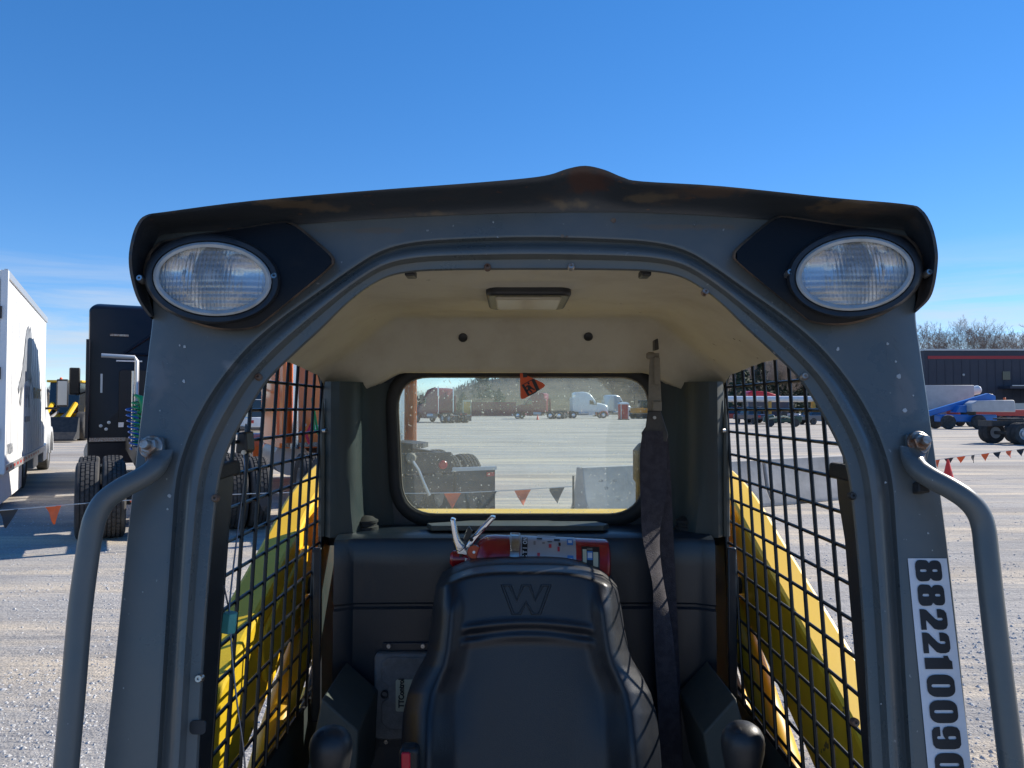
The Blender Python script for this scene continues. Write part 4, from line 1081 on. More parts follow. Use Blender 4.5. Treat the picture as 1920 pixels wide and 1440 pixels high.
for s0, s1, a0, a1, mm_ in ((1088, 1095, -8, 30, 'print_cream'), (1107, 1116, -8, 24, 'print_cream'), (1096, 1106, 6, 26, 'print_blue'), (1097, 1105, 10, 22, 'sticker_white'), (1096, 1106, 28, 34, 'belt_beige')):
    wrap((1137 - s1) * pxm, (1137 - s0) * pxm, a0, a1, .0011 + .0004 * (mm_ == 'sticker_white'), 'label_print', mm_, em_, 5)
# clamp band with latch
band = MB().lathe([(re_ + .0005, -.010), (re_ + .0018, -.010), (re_ + .0018, .010), (re_ + .0005, .010)], A + ax * (1137 - 964) * pxm, ax, 48).build('clamp_band', 'zinc', fx, 45)
s_c = (1137 - 964) * pxm
MB().tube([on_cyl(s_c - .009, 70, .006), on_cyl(s_c - .010, 40, .010), on_cyl(s_c - .007, 15, .010), on_cyl(s_c + .007, 15, .010), on_cyl(s_c + .010, 40, .010), on_cyl(s_c + .009, 70, .006), on_cyl(s_c - .009, 70, .006)], .0018, 8).build('latch_loop', 'zinc', band)
wrap(s_c - .008, s_c + .008, -18, 34, .006, 'latch_lever', 'zinc', band, 8)
# valve head
hd = A + ax * (Ln + .058)
vb = MB().lathe([(.0, -.016), (.016, -.016), (.018, -.004), (.018, .016), (.012, .022), (0, .022)], hd, ax, 20).build('valve_body', 'extinguisher_red', fx, 40)
def ep(px, py, d=0.0): return at(px, py, YE - .012 - d)
def lever(poly, name):
    return MB().prism([ep(a, b_) for a, b_ in poly], (0, .026, 0)).build(name, 'chrome', fx, 40, .003)
lever([(844, 972), (853, 974), (857, 1000), (862, 1015), (872, 1028), (880, 1036), (874, 1046), (866, 1049), (859, 1048), (855, 1030), (849, 1010), (846, 990)], 'carry_lever')
lever([(921, 968), (930, 970), (924, 978), (908, 996), (894, 1012), (884, 1026), (874, 1030), (873, 1022), (886, 1006), (900, 990)], 'squeeze_lever')
MB().prism([ep(a, b_, .003) for a, b_ in ((869, 1012), (876, 990), (880, 988), (886, 997), (878, 1014))], (0, .012, 0)).build('gauge_guard', 'dark_metal', fx, 30, .001)
ga = MB().lathe([(.0155, -.004), (.0158, .006), (.0145, .008), (.0135, .0065)], ep(889, 1035, .012), V((0, -1, .15)), 24).build('pressure_gauge', 'zinc', fx, 40)
MB().lathe([(.0138, 0), (.0138, .0078), (0, .0078)], ep(889, 1035, .012), V((0, -1, .15)), 24).build('gauge_face', 'tag_orange', ga, 40)
MB().lathe([(.003, .006), (.003, .0095), (0, .0095)], ep(889, 1035, .012), V((0, -1, .15)), 10).build('gauge_hub', 'zinc', ga, 40)
MB().tube([ep(876, 1046), ep(875, 1056), ep(874, 1072), ep(874, 1090)], [.006, .0065, .005, .005], 12).build('nozzle', 'alu_bar', fx)
MB().tube([ep(849, 1014, .006), ep(853, 1030, .012), ep(862, 1034, .014), ep(872, 1026, .014), ep(880, 1010, .012), ep(896, 1002, .012), ep(910, 990, .006)], .0009, 5).build('pull_cord', 'print_black', fx)
screw(0, 0, 0, .0035, 'dark_metal', fx, 'rivet', .003, V((0, -1, 0)), ep(864, 1042, .003))
screw(0, 0, 0, .0040, 'print_black', fx, 'rivet', .003, V((0, -1, 0)), ep(884, 1012, .003))

# orange triangular exit tag hanging at the top of the rear window
ORG = at(990, 750, 1.87)
tg_ = [(975, 700), (979, 700), (1018, 718), (1022, 722), (1020, 726), (984, 747), (978, 748), (976, 744)]
def tp(a, b_, d=0.0): return at(a, b_, 1.872 - d)
tag_ = thing('exit_tag', 'orange triangular tag with running figure hanging at the top of the rear window', 'tag', ORG)
MB().prism([tp(a, b_) for a, b_ in tg_], (0, .002, 0)).build('tag_plate', 'tag_orange', tag_, 40)
for nm, q in (('door_bar', [(978, 722), (982, 720), (994, 741), (990, 743)]), ('door_bar', [(996, 712), (1002, 710), (1012, 731), (1006, 734)]), ('door_frame', [(982, 720), (996, 712), (997, 713), (983, 721)]), ('door_frame', [(993, 740), (1006, 733), (1007, 735), (994, 742)]),
              ('running_figure', [(989, 722), (993, 722), (998, 727), (1003, 730), (1002, 732), (996, 729), (994, 730), (999, 735), (997, 737), (992, 732), (988, 735), (986, 733), (990, 729), (989, 725), (986, 728), (985, 726)]),
              ('tape_strip', [(980, 696), (988, 697), (989, 707), (981, 708)])):
    MB().prism([tp(a, b_, .0012) for a, b_ in q], (0, -.0004, 0)).build(nm, 'print_black', tag_, 0)
MB().lathe([(.0026, 0), (.0026, .0006), (0, .0006)], tp(991, 719, .0012), (0, -1, 0), 12).build('figure_head', 'print_black', tag_)

# cable seal hanging in the left window guard
ORG = at(430, 1166, 1.10)
sl = thing('cable_seal', 'small teal plastic seal threaded on a thin wire in the left window', 'seal', ORG)
YS = 1.13
MB().tube(cr_spline([tuple(at(*q)) for q in ((457, 846, 1.32), (459, 880, 1.25), (450, 960, 1.20), (438, 1060, 1.16), (430, 1140, 1.13), (432, 1180, 1.12), (437, 1250, 1.11), (446, 1330, 1.10), (456, 1400, 1.10), (462, 1470, 1.10))], 6), .0013, 6).build('seal_wire', 'wire_grey', sl)
MB().tube([at(430, 1146, YS), at(424, 1118, YS + .01), at(420, 1098, YS + .02)], .0013, 6).build('wire_tail', 'wire_grey', sl)
MB().lathe([(.0105, -.0145), (.0112, -.012), (.0112, .012), (.0105, .0145)], at(430, 1167, 1.125), (0.1, 0, 1), 6).build('seal_block', 'teal_plastic', sl, 20, .001)
ORG = V((0, 0, 0))
# small black box tied to the outside of the left guard
ORG = at(451, 850, 1.29)
bxm = thing('plastic_housing', 'small black plastic box tied to the front of the left window guard', 'box', ORG)
MB().prism([at(a, b_, 1.28) for a, b_ in ((444, 811), (461, 809), (464, 846), (458, 852), (440, 850))], (0, .04, 0)).build('housing', 'black_plastic', bxm, 40, .004)
MB().lathe([(.004, 0), (.004, .004), (0, .004)], at(458, 848, 1.278), (0, -1, 0), 10).build('cable_gland', 'zinc', bxm)
ORG = V((0, 0, 0))

# ================================================================== vehicles in the yard
ORG = V((0, 0, 0))
def truck_tyre(parent, x, y, r=.51, w_=.275, rimmat='alu_bar', sg=1, tread=True, n_=40):
    c_ = V((x, y, r))
    pr = [(r * .55, -w_ * .46), (r * .60, -w_ * .5), (r * .88, -w_ * .52), (r * .965, -w_ * .47), (r * .99, -w_ * .42)]
    if tread:
        for g_ in (-.28, -.10, .10, .28):
            pr += [(r, (g_ - .035) * w_), (r * .972, (g_ - .03) * w_), (r * .972, (g_ + .03) * w_), (r, (g_ + .035) * w_)]
    pr += [(r * .99, w_ * .42), (r * .965, w_ * .47), (r * .88, w_ * .52), (r * .60, w_ * .5), (r * .55, w_ * .46)]
    wh = MB().lathe(pr, c_, (1, 0, 0), n_, None, False).build('wheel', 'tyre', parent, 25)
    MB().lathe([(r * .56, -.4 * w_), (r * .58, .44 * w_), (r * .53, .46 * w_), (r * .50, .10 * w_), (r * .42, -.02 * w_), (r * .26, .02 * w_), (r * .25, .30 * w_), (r * .10, .34 * w_), (0, .34 * w_)], c_, (sg, 0, 0), 24).build('rim', rimmat, wh, 40)
    if tread:   # tread blocks
        tb = MB()
        for k in range(44):
            a = 2 * math.pi * k / 44
            for s_ in (-.19, 0, .19):
                aa = a + (0.05 if s_ else 0)
                cen = c_ + V((s_ * w_, math.cos(aa) * (r + .001), math.sin(aa) * (r + .001)))
                tb.box(cen, (w_ * .135, r * .095, .008), Matrix.Rotation(aa - math.pi / 2, 3, 'X'))
        tb.build('tread_blocks', 'tyre', wh, 0)['kind'] = 'stuff'
    return wh
def panel_yz(parent, x, poly, m, name, th=.004, sg=1):
    return MB().prism([(x, y, z) for y, z in poly], (sg * th, 0, 0)).build(name, m, parent, 30)
def tractor(label, cat, loc, rz, paint, detail=2, top=3.75, sleeper=2.4, group=None, rimmat='alu_bar', flap=True, name='semi_truck', yb=3.0, stack=True, fend=None):
    t = thing(name, label, cat, loc, rz, group)
    tr_ = detail >= 2
    for s_ in (-1, 1):
        MB().bx(s_ * .40, s_ * .48, -1.05, yb + sleeper + 2.6, .86, 1.10).build('frame_rail', 'truck_frame', t, 30)
    MB().bx(-.46, .46, -1.06, -.98, .84, 1.12).build('rear_crossmember', 'truck_frame', t, 30)
    MB().bx(-.40, .40, 1.9, 2.0, .86, 1.08).build('crossmember', 'truck_frame', t, 30)
    MB().zprism([(-.45, .55), (-.45, -.1), (-.25, -.45), (-.08, -.5), (-.04, .1), (.04, .1), (.08, -.5), (.25, -.45), (.45, -.1), (.45, .55), (.3, .75), (-.3, .75)], 1.15, 1.22).build('fifth_wheel', 'truck_frame', t, 30)
    for y in (0, 1.32):
        MB().cyl((-.95, y, .51), (.95, y, .51), .09, 12).build('drive_axle', 'truck_frame', t)
        for s_ in (-1, 1):
            truck_tyre(t, s_ * .77, y, sg=s_, tread=tr_, n_=40 if tr_ else 20)
            truck_tyre(t, s_ * 1.08, y, sg=s_, tread=tr_, rimmat=rimmat, n_=40 if tr_ else 20)
    y1 = yb + sleeper
    ys = y1 + 2.25
    for s_ in (-1, 1):
        truck_tyre(t, s_ * 1.05, ys, sg=s_, tread=False, rimmat=rimmat, n_=24)
    # sleeper and cab: rounded sections swept from back to front
    W2 = 1.2
    secs = [(yb, W2 * .985, top - .22, .10), (yb + .05, W2, top - .16, .12), (yb + .3, W2, top - .08, .2), (yb + sleeper * .55, W2, top, .25), (y1, W2, top - .18, .3), (y1 + .45, W2 * .98, top - .62, .3), (y1 + .85, W2 * .96, top - 1.15, .28), (y1 + 1.12, W2 * .94, top - 1.62, .2)]
    rg = []
    for y, w_, zt, r_ in secs:
        q = [(-w_, 1.0)]
        for k in range(7):
            a = math.pi - math.pi / 2 * k / 6; q.append((-w_ + r_ + r_ * math.cos(a), zt - r_ + r_ * math.sin(a)))
        for k in range(7):
            a = math.pi / 2 - math.pi / 2 * k / 6; q.append((w_ - r_ + r_ * math.cos(a), zt - r_ + r_ * math.sin(a)))
        q.append((w_, 1.0))
        rg.append([V((x, y, z)) for x, z in q])
    cab_ = MB().loft(rg, True, True).build('cab_body', paint, t, 40)
    # bonnet
    zh = top - 1.66
    rg = []
    for y, w_, zt, zb in ((y1 + 1.0, 1.0, zh, 1.0), (y1 + 1.6, .96, zh - .06, .9), (y1 + 2.4, .90, zh - .22, .75), (y1 + 2.95, .84, zh - .42, .65), (y1 + 3.1, .80, zh - .75, .62)):
        q = [(-w_, zb), (-w_, zt - .25), (-w_ + .1, zt - .08), (-w_ + .3, zt), (w_ - .3, zt), (w_ - .1, zt - .08), (w_, zt - .25), (w_, zb)]
        rg.append([V((x, y, z)) for x, z in q])
    MB().loft(rg, True, True).build('bonnet', paint, t, 40)
    for s_ in (-1, 1):
        fe = MB()
        ring_o = [(ys + math.cos(a) * .66, .52 + math.sin(a) * .62) for a in [math.pi * k / 10 for k in range(11)]]
        ring_i = [(ys + math.cos(a) * .58, .52 + math.sin(a) * .54) for a in [math.pi * k / 10 for k in range(10, -1, -1)]]
        fe.xprism(ring_o + ring_i, s_ * .80, s_ * 1.24)
        fe.build('front_fender', fend or paint, t, 35)
        panel_yz(cab_, s_ * 1.165, [(y1 + .05, 2.15), (y1 + .85, 2.1), (y1 + .55, 2.75), (y1 + .05, 2.8)], 'glass_dark', 'side_window', .045, s_)
        MB().cyl((s_ * .95, yb + .5, .78), (s_ * .95, yb + sleeper - .2, .78), .32, 22).build('fuel_tank', 'alu_bar', t)
        MB().bx(s_ * .66, s_ * 1.18, yb + sleeper - .15, yb + sleeper + .9, .45, .98).build('step_box', paint, t, 30, .03)
        mr_ = MB().bx(s_ * 1.42, s_ * 1.66, y1 + .95, y1 + 1.05, 2.05, 2.72).build('side_mirror', 'black_plastic', t, 30, .03)
        MB().tube([(s_ * 1.1, y1 + .95, 2.2), (s_ * 1.5, y1 + 1.0, 2.05)], .025, 8).build('mirror_arm', 'black_plastic', mr_)
        MB().bx(s_ * 1.17, s_ * 1.24, yb - .35, yb + .03, 1.1, top - .9).build('side_fairing', paint, t, 30, .01)
        if flap:
            MB().bx(s_ * .62, s_ * 1.24, -.80, -.765, .20, .83).build('mud_flap', 'flap_black', t, 30)
            MB().bx(s_ * .48, s_ * 1.26, -.815, -.755, .83, .88).build('flap_bar', 'alu_bar', t, 30)
            MB().bx(s_ * 1.10, s_ * 1.22, -.822, -.800, .74, .80).build('reflector_light', 'tail_red', t, 0)
            MB().lathe([(.06, 0), (.06, .03), (.05, .04), (0, .04)], (s_ * .33, -1.06, .95), (0, -1, 0), 16).build('tail_light', 'tail_red', t)
    MB().prism([(-.85, y1 + .90, 2.55 + top - 3.75), (.85, y1 + .90, 2.55 + top - 3.75), (.80, y1 + 1.13, 2.14 + top - 3.75), (-.80, y1 + 1.13, 2.14 + top - 3.75)], (0, .03, .02)).build('windscreen', 'glass_dark', cab_, 0)
    MB().bx(-.95, .95, y1 + 3.0, y1 + 3.2, .42, .72).build('front_bumper', 'alu_bar', t, 30, .03)
    if stack:
        for s_ in (-1, 1) if stack == 2 else (stack if stack in (-1, 1) else -1,):
            stx = MB().tube([(s_ * 1.0, yb - .16, 1.0), (s_ * 1.0, yb - .16, 3.3), (s_ * 1.0, yb - .16, top + .1)], [.085, .085, .075], 18).build('exhaust_stack', 'chrome', t)
            MB().bx(s_ * 1.0 - .10, s_ * 1.0 + .10, yb - .14, yb + .02, 2.6, 2.66).build('stack_bracket', 'alu_bar', stx, 0)
    if detail >= 2:
        # back wall: pressed panel, window, ribs, grab bar, connectors
        MB().yprism(rrect(-.62, .62, 1.35, 2.55, .08), yb - .02, yb + .02).build('back_panel', paint, cab_, 30, .012)
        MB().yprism(rrect(-.05, .45, 1.75, 2.35, .06), yb - .032, yb - .015).build('back_hatch', 'glass_dark' if paint == 'truck_black' else paint, cab_, 30, .006)
        MB().lathe([(.23, 0), (.23, .02), (.20, .03), (0, .03)], (.2, yb - .03, 2.05), (0, -1, 0), 26).build('hatch_ring', 'print_black', cab_)
        tri = MB()
        for a, b_ in (((-.55, 2.88), (0, 3.3)), ((0, 3.3), (.55, 2.88)), ((-.55, 2.88), (.55, 2.88))):
            tri.tube([(a[0], yb - .01, a[1]), (b_[0], yb - .01, b_[1])], .03, 8)
        tri.build('pressed_triangle', paint, cab_, 40)
        MB().bx(-.8, -.45, yb - .035, yb, 3.26, 3.30).build('roof_marker', 'zinc_rust', cab_, 0)
        MB().bx(-.68, -.18, yb - .03, yb, 2.72, 2.75).build('trim_strip', 'sticker_white', cab_, 0)
        MB().bx(-.97, -.93, yb - .03, yb, 2.05, 2.45).build('trim_strip', 'alu_bar', cab_, 0)
        MB().bx(-.62, -.52, yb - .035, yb, 1.32, 1.42).build('data_plate', 'sticker_white', cab_, 0)
        MB().lathe([(.09, 0), (.09, .05), (.06, .06), (0, .06)], (.35, yb - .02, 1.42), (0, -1, 0), 18).build('connector_socket', 'alu_bar', cab_)
        MB().bx(-1.16, 1.16, yb - .03, yb + .02, 1.02, 1.10).build('sill_rail', 'zinc_rust', cab_, 0)
        for x, z in ((-.85, 1.28), (-.80, 1.42), (-.95, 1.35)):
            MB().lathe([(.035, 0), (.035, .03), (0, .035)], (x, yb - .005, z), (0, -1, 0), 10).build('rivet_cap', 'alu_bar', cab_)
    return t
def coil(c0, c1, r, turns, rad, n_=14):
    pts = []
    c0, c1 = V(c0), V(c1)
    N = int(turns * n_)
    for k in range(N + 1):
        a = 2 * math.pi * k / n_
        pts.append(c0.lerp(c1, k / N) + V((math.cos(a) * r, math.sin(a) * r, 0)))
    return MB().tube(pts, rad, 6)
HEAD = R(25)
blk = tractor('glossy black sleeper semi truck parked with its back to the loader', 'truck', (-4.70, 10.79, 0), R(28), 'truck_black', 2, 4.05, 2.4, yb=6.7, stack=0, flap=False)
MB().bx(-1.19, 1.19, 6.72, 9.0, .55, 1.0).build('side_skirt', 'truck_black', blk, 30, .02)
MB().bx(-.40, .40, 3.4, 4.6, 1.08, 1.14).build('deck_plate', 'alu_bar', blk, 30)
post = MB().tube([(-.42, 2.6, 1.1), (-.42, 2.6, 2.52), (-.46, 2.6, 2.58), (-.95, 2.62, 2.60)], .035, 10).build('hose_post', 'alu_bar', blk)
MB().tube([(-.48, 2.55, 1.1), (-.48, 2.55, 2.35)], .018, 8).build('hose_rod', 'zinc', blk)
coil((-.42, 2.5, 1.85), (-.38, 2.42, 1.12), .075, 11, .014).build('air_hose', 'hose_green', blk)
coil((-.50, 2.46, 1.75), (-.42, 2.40, 1.02), .085, 8, .013).build('air_hose', 'hose_blue', blk)
MB().tube([(-.45, 2.5, 1.95), (-.36, 2.45, 1.90), (-.32, 2.43, 1.76), (-.36, 2.43, 1.66)], [.02, .05, .055, .02], 10).build('hose_wrap', 'hose_green', blk)
MB().tube([(-.38, 2.42, 1.3), (-.15, 2.6, 1.28), (.1, 2.9, 1.12)], .016, 8).build('air_hose', 'hose_red', blk)
MB().lathe([(.02, -.12), (.055, -.06), (.05, .06), (.02, .14), (0, .14)], (-.36, 2.40, .98), (.2, 0, 1), 12).build('hose_coupling', 'hose_red', blk)

org_ = tractor('burnt orange sleeper semi truck with chrome stack, seen through the left window guard', 'truck', (-1.71, 11.5, 0), HEAD, 'truck_orange', 2, 3.9, 2.4, yb=3.25, stack=2)
MB().bx(-1.245, -1.20, 3.27, 3.55, 1.2, 3.6).build('side_extender', 'pennant_orange', org_, 30, .01)
MB().tube([(-.62, 2.9, 1.3), (-.75, 2.75, 1.9), (-.70, 2.8, 1.35), (-.55, 2.6, 1.15)], .02, 8).build('air_hose', 'hose_green', org_)
MB().tube([(-.70, 2.9, 1.5), (-.85, 2.75, 1.25), (-.8, 2.7, 1.1)], .03, 8).build('air_hose', 'hose_red', org_)
hk = MB().tube([(-.12, -1.12, 1.02), (-.05, -1.16, .90), (.02, -1.18, .72), (.10, -1.18, .55)], .022, 8).build('tow_hook', 'zinc', org_)
MB().lathe([(.05, -.02), (.075, 0), (.05, .02)], (-.14, -1.12, 1.06), (0, -1, 0), 16).build('hook_ring', 'belt_beige', org_)
MB().bx(-.5, .5, -1.02, -.96, .55, .80).build('rear_panel_bar', 'truck_frame', org_, 30)

# white box truck at the far left ---------------------------------------------------------------------
bt = thing('box_truck', 'long white box truck with grey animal emblem on its side', 'truck', (-8.33, 12.6, 0), R(27))  # the dark arch on its side is the black truck's cast shadow
bx_ = MB().bx(-2.5, 0, 0, 7.8, .70, 4.0).build('cargo_box', 'box_white', bt, 30, .02)
for z0, z1, nm, mm_ in ((3.90, 4.02, 'top_rail', 'alu_bar'), (.64, .78, 'bottom_rail', 'alu_bar')):
    MB().bx(-.02, .03, -.02, 7.82, z0, z1).build(nm, mm_, bx_, 30)
MB().bx(-.06, .035, -.03, .10, .66, 4.0).build('corner_post', 'box_white', bx_, 30)
MB().bx(-2.44, -.08, -.03, 0, .8, 3.85).build('rear_door', 'lift_grey', bx_, 30)
for z in (1.2, 2.2, 3.2):
    MB().bx(-.16, -.04, -.06, -.01, z, z + .2).build('door_hinge', 'dark_metal', bx_, 30)
for k in range(14):
    y = .45 + k * .52
    MB().bx(-.003, .008, y, y + .05, .80, 3.88).build('side_rib', 'box_white', bx_, 0)
for k in range(12):
    y = .25 + k * .50
    MB().bx(.03, .034, y, y + .24, .69, .74).build('reflective_tape', 'reflect_red', bx_, 0)
def side(poly, nm, mm_, d=.012): return fill_poly([poly], lambda a, b_: V((d, a, b_)), (.002, 0, 0), nm, mm_, bx_)
side([(3.1, 3.25), (3.5, 3.42), (3.75, 3.3), (3.9, 3.45), (4.1, 3.3), (4.25, 2.95), (4.2, 2.7), (4.05, 2.55), (4.3, 2.35), (4.25, 2.2), (3.9, 2.35), (3.6, 2.3), (3.0, 2.25), (2.6, 2.05), (2.35, 1.75), (2.2, 1.85), (2.45, 2.15), (2.0, 2.0), (1.9, 2.1), (2.4, 2.35), (2.8, 2.75)], 'running_animal', 'logo_grey')
for tx, y, z, sz, mm_ in (('P', 3.2, 1.75, .62, 'logo_grey'), ('R', 3.65, 1.75, .62, 'logo_grey'), ('TRANSPORT', 4.75, 1.95, .32, 'logo_gold'), ('SV0236', .5, .95, .24, 'logo_grey')):
    text_mesh('side_lettering', tx, sz, basis((.016, y, z), (0, 1, 0), (0, 0, 1)), mm_, bx_, .01)
MB().bx(-.01, .014, 3.2, 4.1, 1.45, 1.56).build('side_stripe', 'logo_grey', bx_, 0)
MB().bx(-2.4, -.05, .2, 3.4, .12, .66).build('side_skirt', 'box_white', bt, 30, .02)
for s_, x in ((1, -.25), (-1, -2.25)):
    truck_tyre(bt, x, 4.6, sg=s_, tread=False); truck_tyre(bt, x - s_ * .31, 4.6, sg=s_, tread=False)
    truck_tyre(bt, x + .05 * s_, 10.2, sg=s_, tread=False)
    MB().bx(x - .22, x + .22, 5.5, 6.6, .35, .68).build('tool_box', 'alu_bar', bt, 30, .02)
    fe = MB().xprism([(10.2 + math.cos(a) * .72, .5 + math.sin(a) * .70) for a in [math.pi * k / 10 for k in range(11)]] + [(10.2 + math.cos(a) * .6, .5 + math.sin(a) * .58) for a in [math.pi * k / 10 for k in range(10, -1, -1)]], x - .25, x + .25).build('front_fender', 'truck_white', bt, 35)
    mr_ = MB().bx(x + s_ * .42, x + s_ * .70, 9.0, 9.1, 1.75, 2.5).build('side_mirror', 'black_plastic', bt, 30, .03)
    MB().bx(x + s_ * .45, x + s_ * .67, 8.985, 9.0, 1.8, 2.45).build('mirror_glass', 'car_silver', mr_, 0)
    MB().tube([(x - s_ * .1, 9.0, 1.7), (x + s_ * .5, 9.05, 1.72)], .03, 8).build('mirror_arm', 'black_plastic', mr_)
MB().loft([[V((x, y, z)) for x, z in ((-2.42, .75), (-2.42, zt - .2), (-2.2, zt), (-.3, zt), (-.08, zt - .2), (-.08, .75))] for y, zt in ((8.0, 2.6), (9.2, 2.6), (9.7, 1.9), (10.8, 1.65), (11.2, 1.2))], True, True).build('cab_body', 'truck_white', bt, 35)
MB().bx(-2.3, -.2, 6.7, 7.9, .5, .72).build('frame_rail', 'truck_frame', bt)
MB().bx(-.60, -.02, 7.9, 8.9, .35, .80).build('cab_step', 'alu_bar', bt, 30, .03)
MB().bx(-2.45, -.05, 11.1, 11.35, .4, .8).build('front_bumper', 'alu_bar', bt, 30, .03)

# other tractors far across the yard
g_ = ground(838, 793)
tractor('maroon sleeper semi truck without trailer alone in the open yard behind', 'truck', (g_.x + 1.2, g_.y, 0), R(38), 'truck_maroon', 1, 3.9, 2.0, yb=2.6, stack=2)
g_ = ground(1052, 785)
tractor('dark red sloped roof semi truck parked beside the white semi far behind', 'truck', (g_.x - .2, g_.y - 3, 0), R(72), 'truck_maroon', 1, 3.85, 1.8, yb=2.2, stack=0, rimmat='chrome')
g_ = ground(1080, 785)
tractor('white sleeper semi truck with orange front fender far behind the rear window', 'truck', (g_.x - 1.6, g_.y + 4, 0), R(-82), 'truck_white', 1, 4.1, 2.2, yb=1.6, stack=0, rimmat='chrome', fend='pennant_orange')
g_ = ground(1180, 784)
tractor('pale grey sleeper semi truck parked behind the red portable toilet', 'truck', (g_.x - 2.5, g_.y + 22, 0), R(-60), 'car_silver', 1, 4.0, 2.0, yb=2.2, stack=0)
g_ = ground(1886, 832)
tractor('white semi truck at the right edge showing chrome tandem wheels', 'truck', (g_.x, g_.y, 0), R(-84), 'truck_white', 2, 3.7, 2.4, yb=3.8, stack=0, rimmat='alu_bar', flap=False)


# red portable toilet
g_ = ground(1169, 787)
tb = thing('portable_toilet', 'red portable toilet with white roof standing in front of parked trucks', 'toilet', (g_.x, g_.y, 0), R(8))
MB().bx(-.6, .6, -.6, .6, .08, 2.1).build('cabin', 'toilet_red', tb, 30, .03)
MB().loft([[V((x, y, z)) for x, y in ((-a, -a), (a, -a), (a, a), (-a, a))] for a, z in ((.66, 2.1), (.66, 2.2), (.5, 2.36), (.2, 2.42))], True, True).build('roof', 'truck_white', tb, 30)
MB().bx(-.42, .42, -.63, -.6, .2, 2.0).build('door', 'car_red', tb, 0)
for x in (-.5, .5): MB().bx(x - .05, x + .05, -.62, -.6, .1, 2.1).build('corner_trim', 'truck_white', tb, 0)
MB().bx(-.65, .65, -.65, .65, 0, .08).build('skid_base', 'truck_frame', tb, 0)

# orange mini excavator
g_ = ground(1200, 785)
xv = thing('excavator', 'small orange excavator with raised boom beside the portable toilet', 'excavator', (g_.x + .3, g_.y, 0), R(-70))
for s_ in (-1, 1):
    MB().xprism(rrect(-1.4, 1.4, 0, .75, .36), s_ * .7, s_ * 1.15).build('track', 'tyre', xv, 30)
MB().bx(-.95, .95, -1.5, .9, .85, 1.6).build('house', 'excavator_orange', xv, 30, .1)
MB().bx(-.9, .0, -.2, 1.0, 1.6, 2.75).build('cab', 'glass_dark', xv, 30, .05)
MB().xprism([(.9, 1.4), (2.0, 3.1), (3.3, 3.3), (3.35, 3.05), (2.2, 2.8), (1.1, 1.2)], .15, .5).build('boom', 'excavator_orange', xv, 30)
MB().xprism([(3.2, 3.35), (3.5, 3.2), (3.75, 1.4), (3.55, 1.35)], .18, .47).build('stick', 'excavator_orange', xv, 30)
MB().xprism([(3.4, 1.5), (3.95, 1.3), (3.8, .7), (3.3, .75)], 0, .65).build('bucket', 'truck_frame', xv, 30)

# maroon container
g_ = ground(926, 781)
ct = thing('container', 'dark maroon steel container below the hill across the yard', 'container', (g_.x, g_.y, 0), R(2))
cb = MB().bx(-4.0, 4.0, -1.2, 1.2, .1, 2.6).build('container_body', 'container_maroon', ct, 30)
for k in range(20): MB().bx(-3.9 + k * .4, -3.75 + k * .4, -1.24, -1.2, .2, 2.5).build('corrugation', 'container_maroon', cb, 0)
for z in (.1, 2.5): MB().bx(-4.02, 4.02, -1.26, 1.22, z, z + .14).build('frame_beam', 'container_maroon', cb, 0)
g_ = ground(876, 781)
yc = thing('storage_cabinet', 'narrow yellow cabinet standing beside the maroon container', 'cabinet', (g_.x, g_.y, 0))
MB().bx(-.8, .8, -.6, .6, 0, 3.0).build('cabinet_body', 'print_cream', yc, 30, .05)
MB().bx(-.6, .6, -.63, -.6, .2, 2.7).build('door', 'logo_gold', yc, 0)

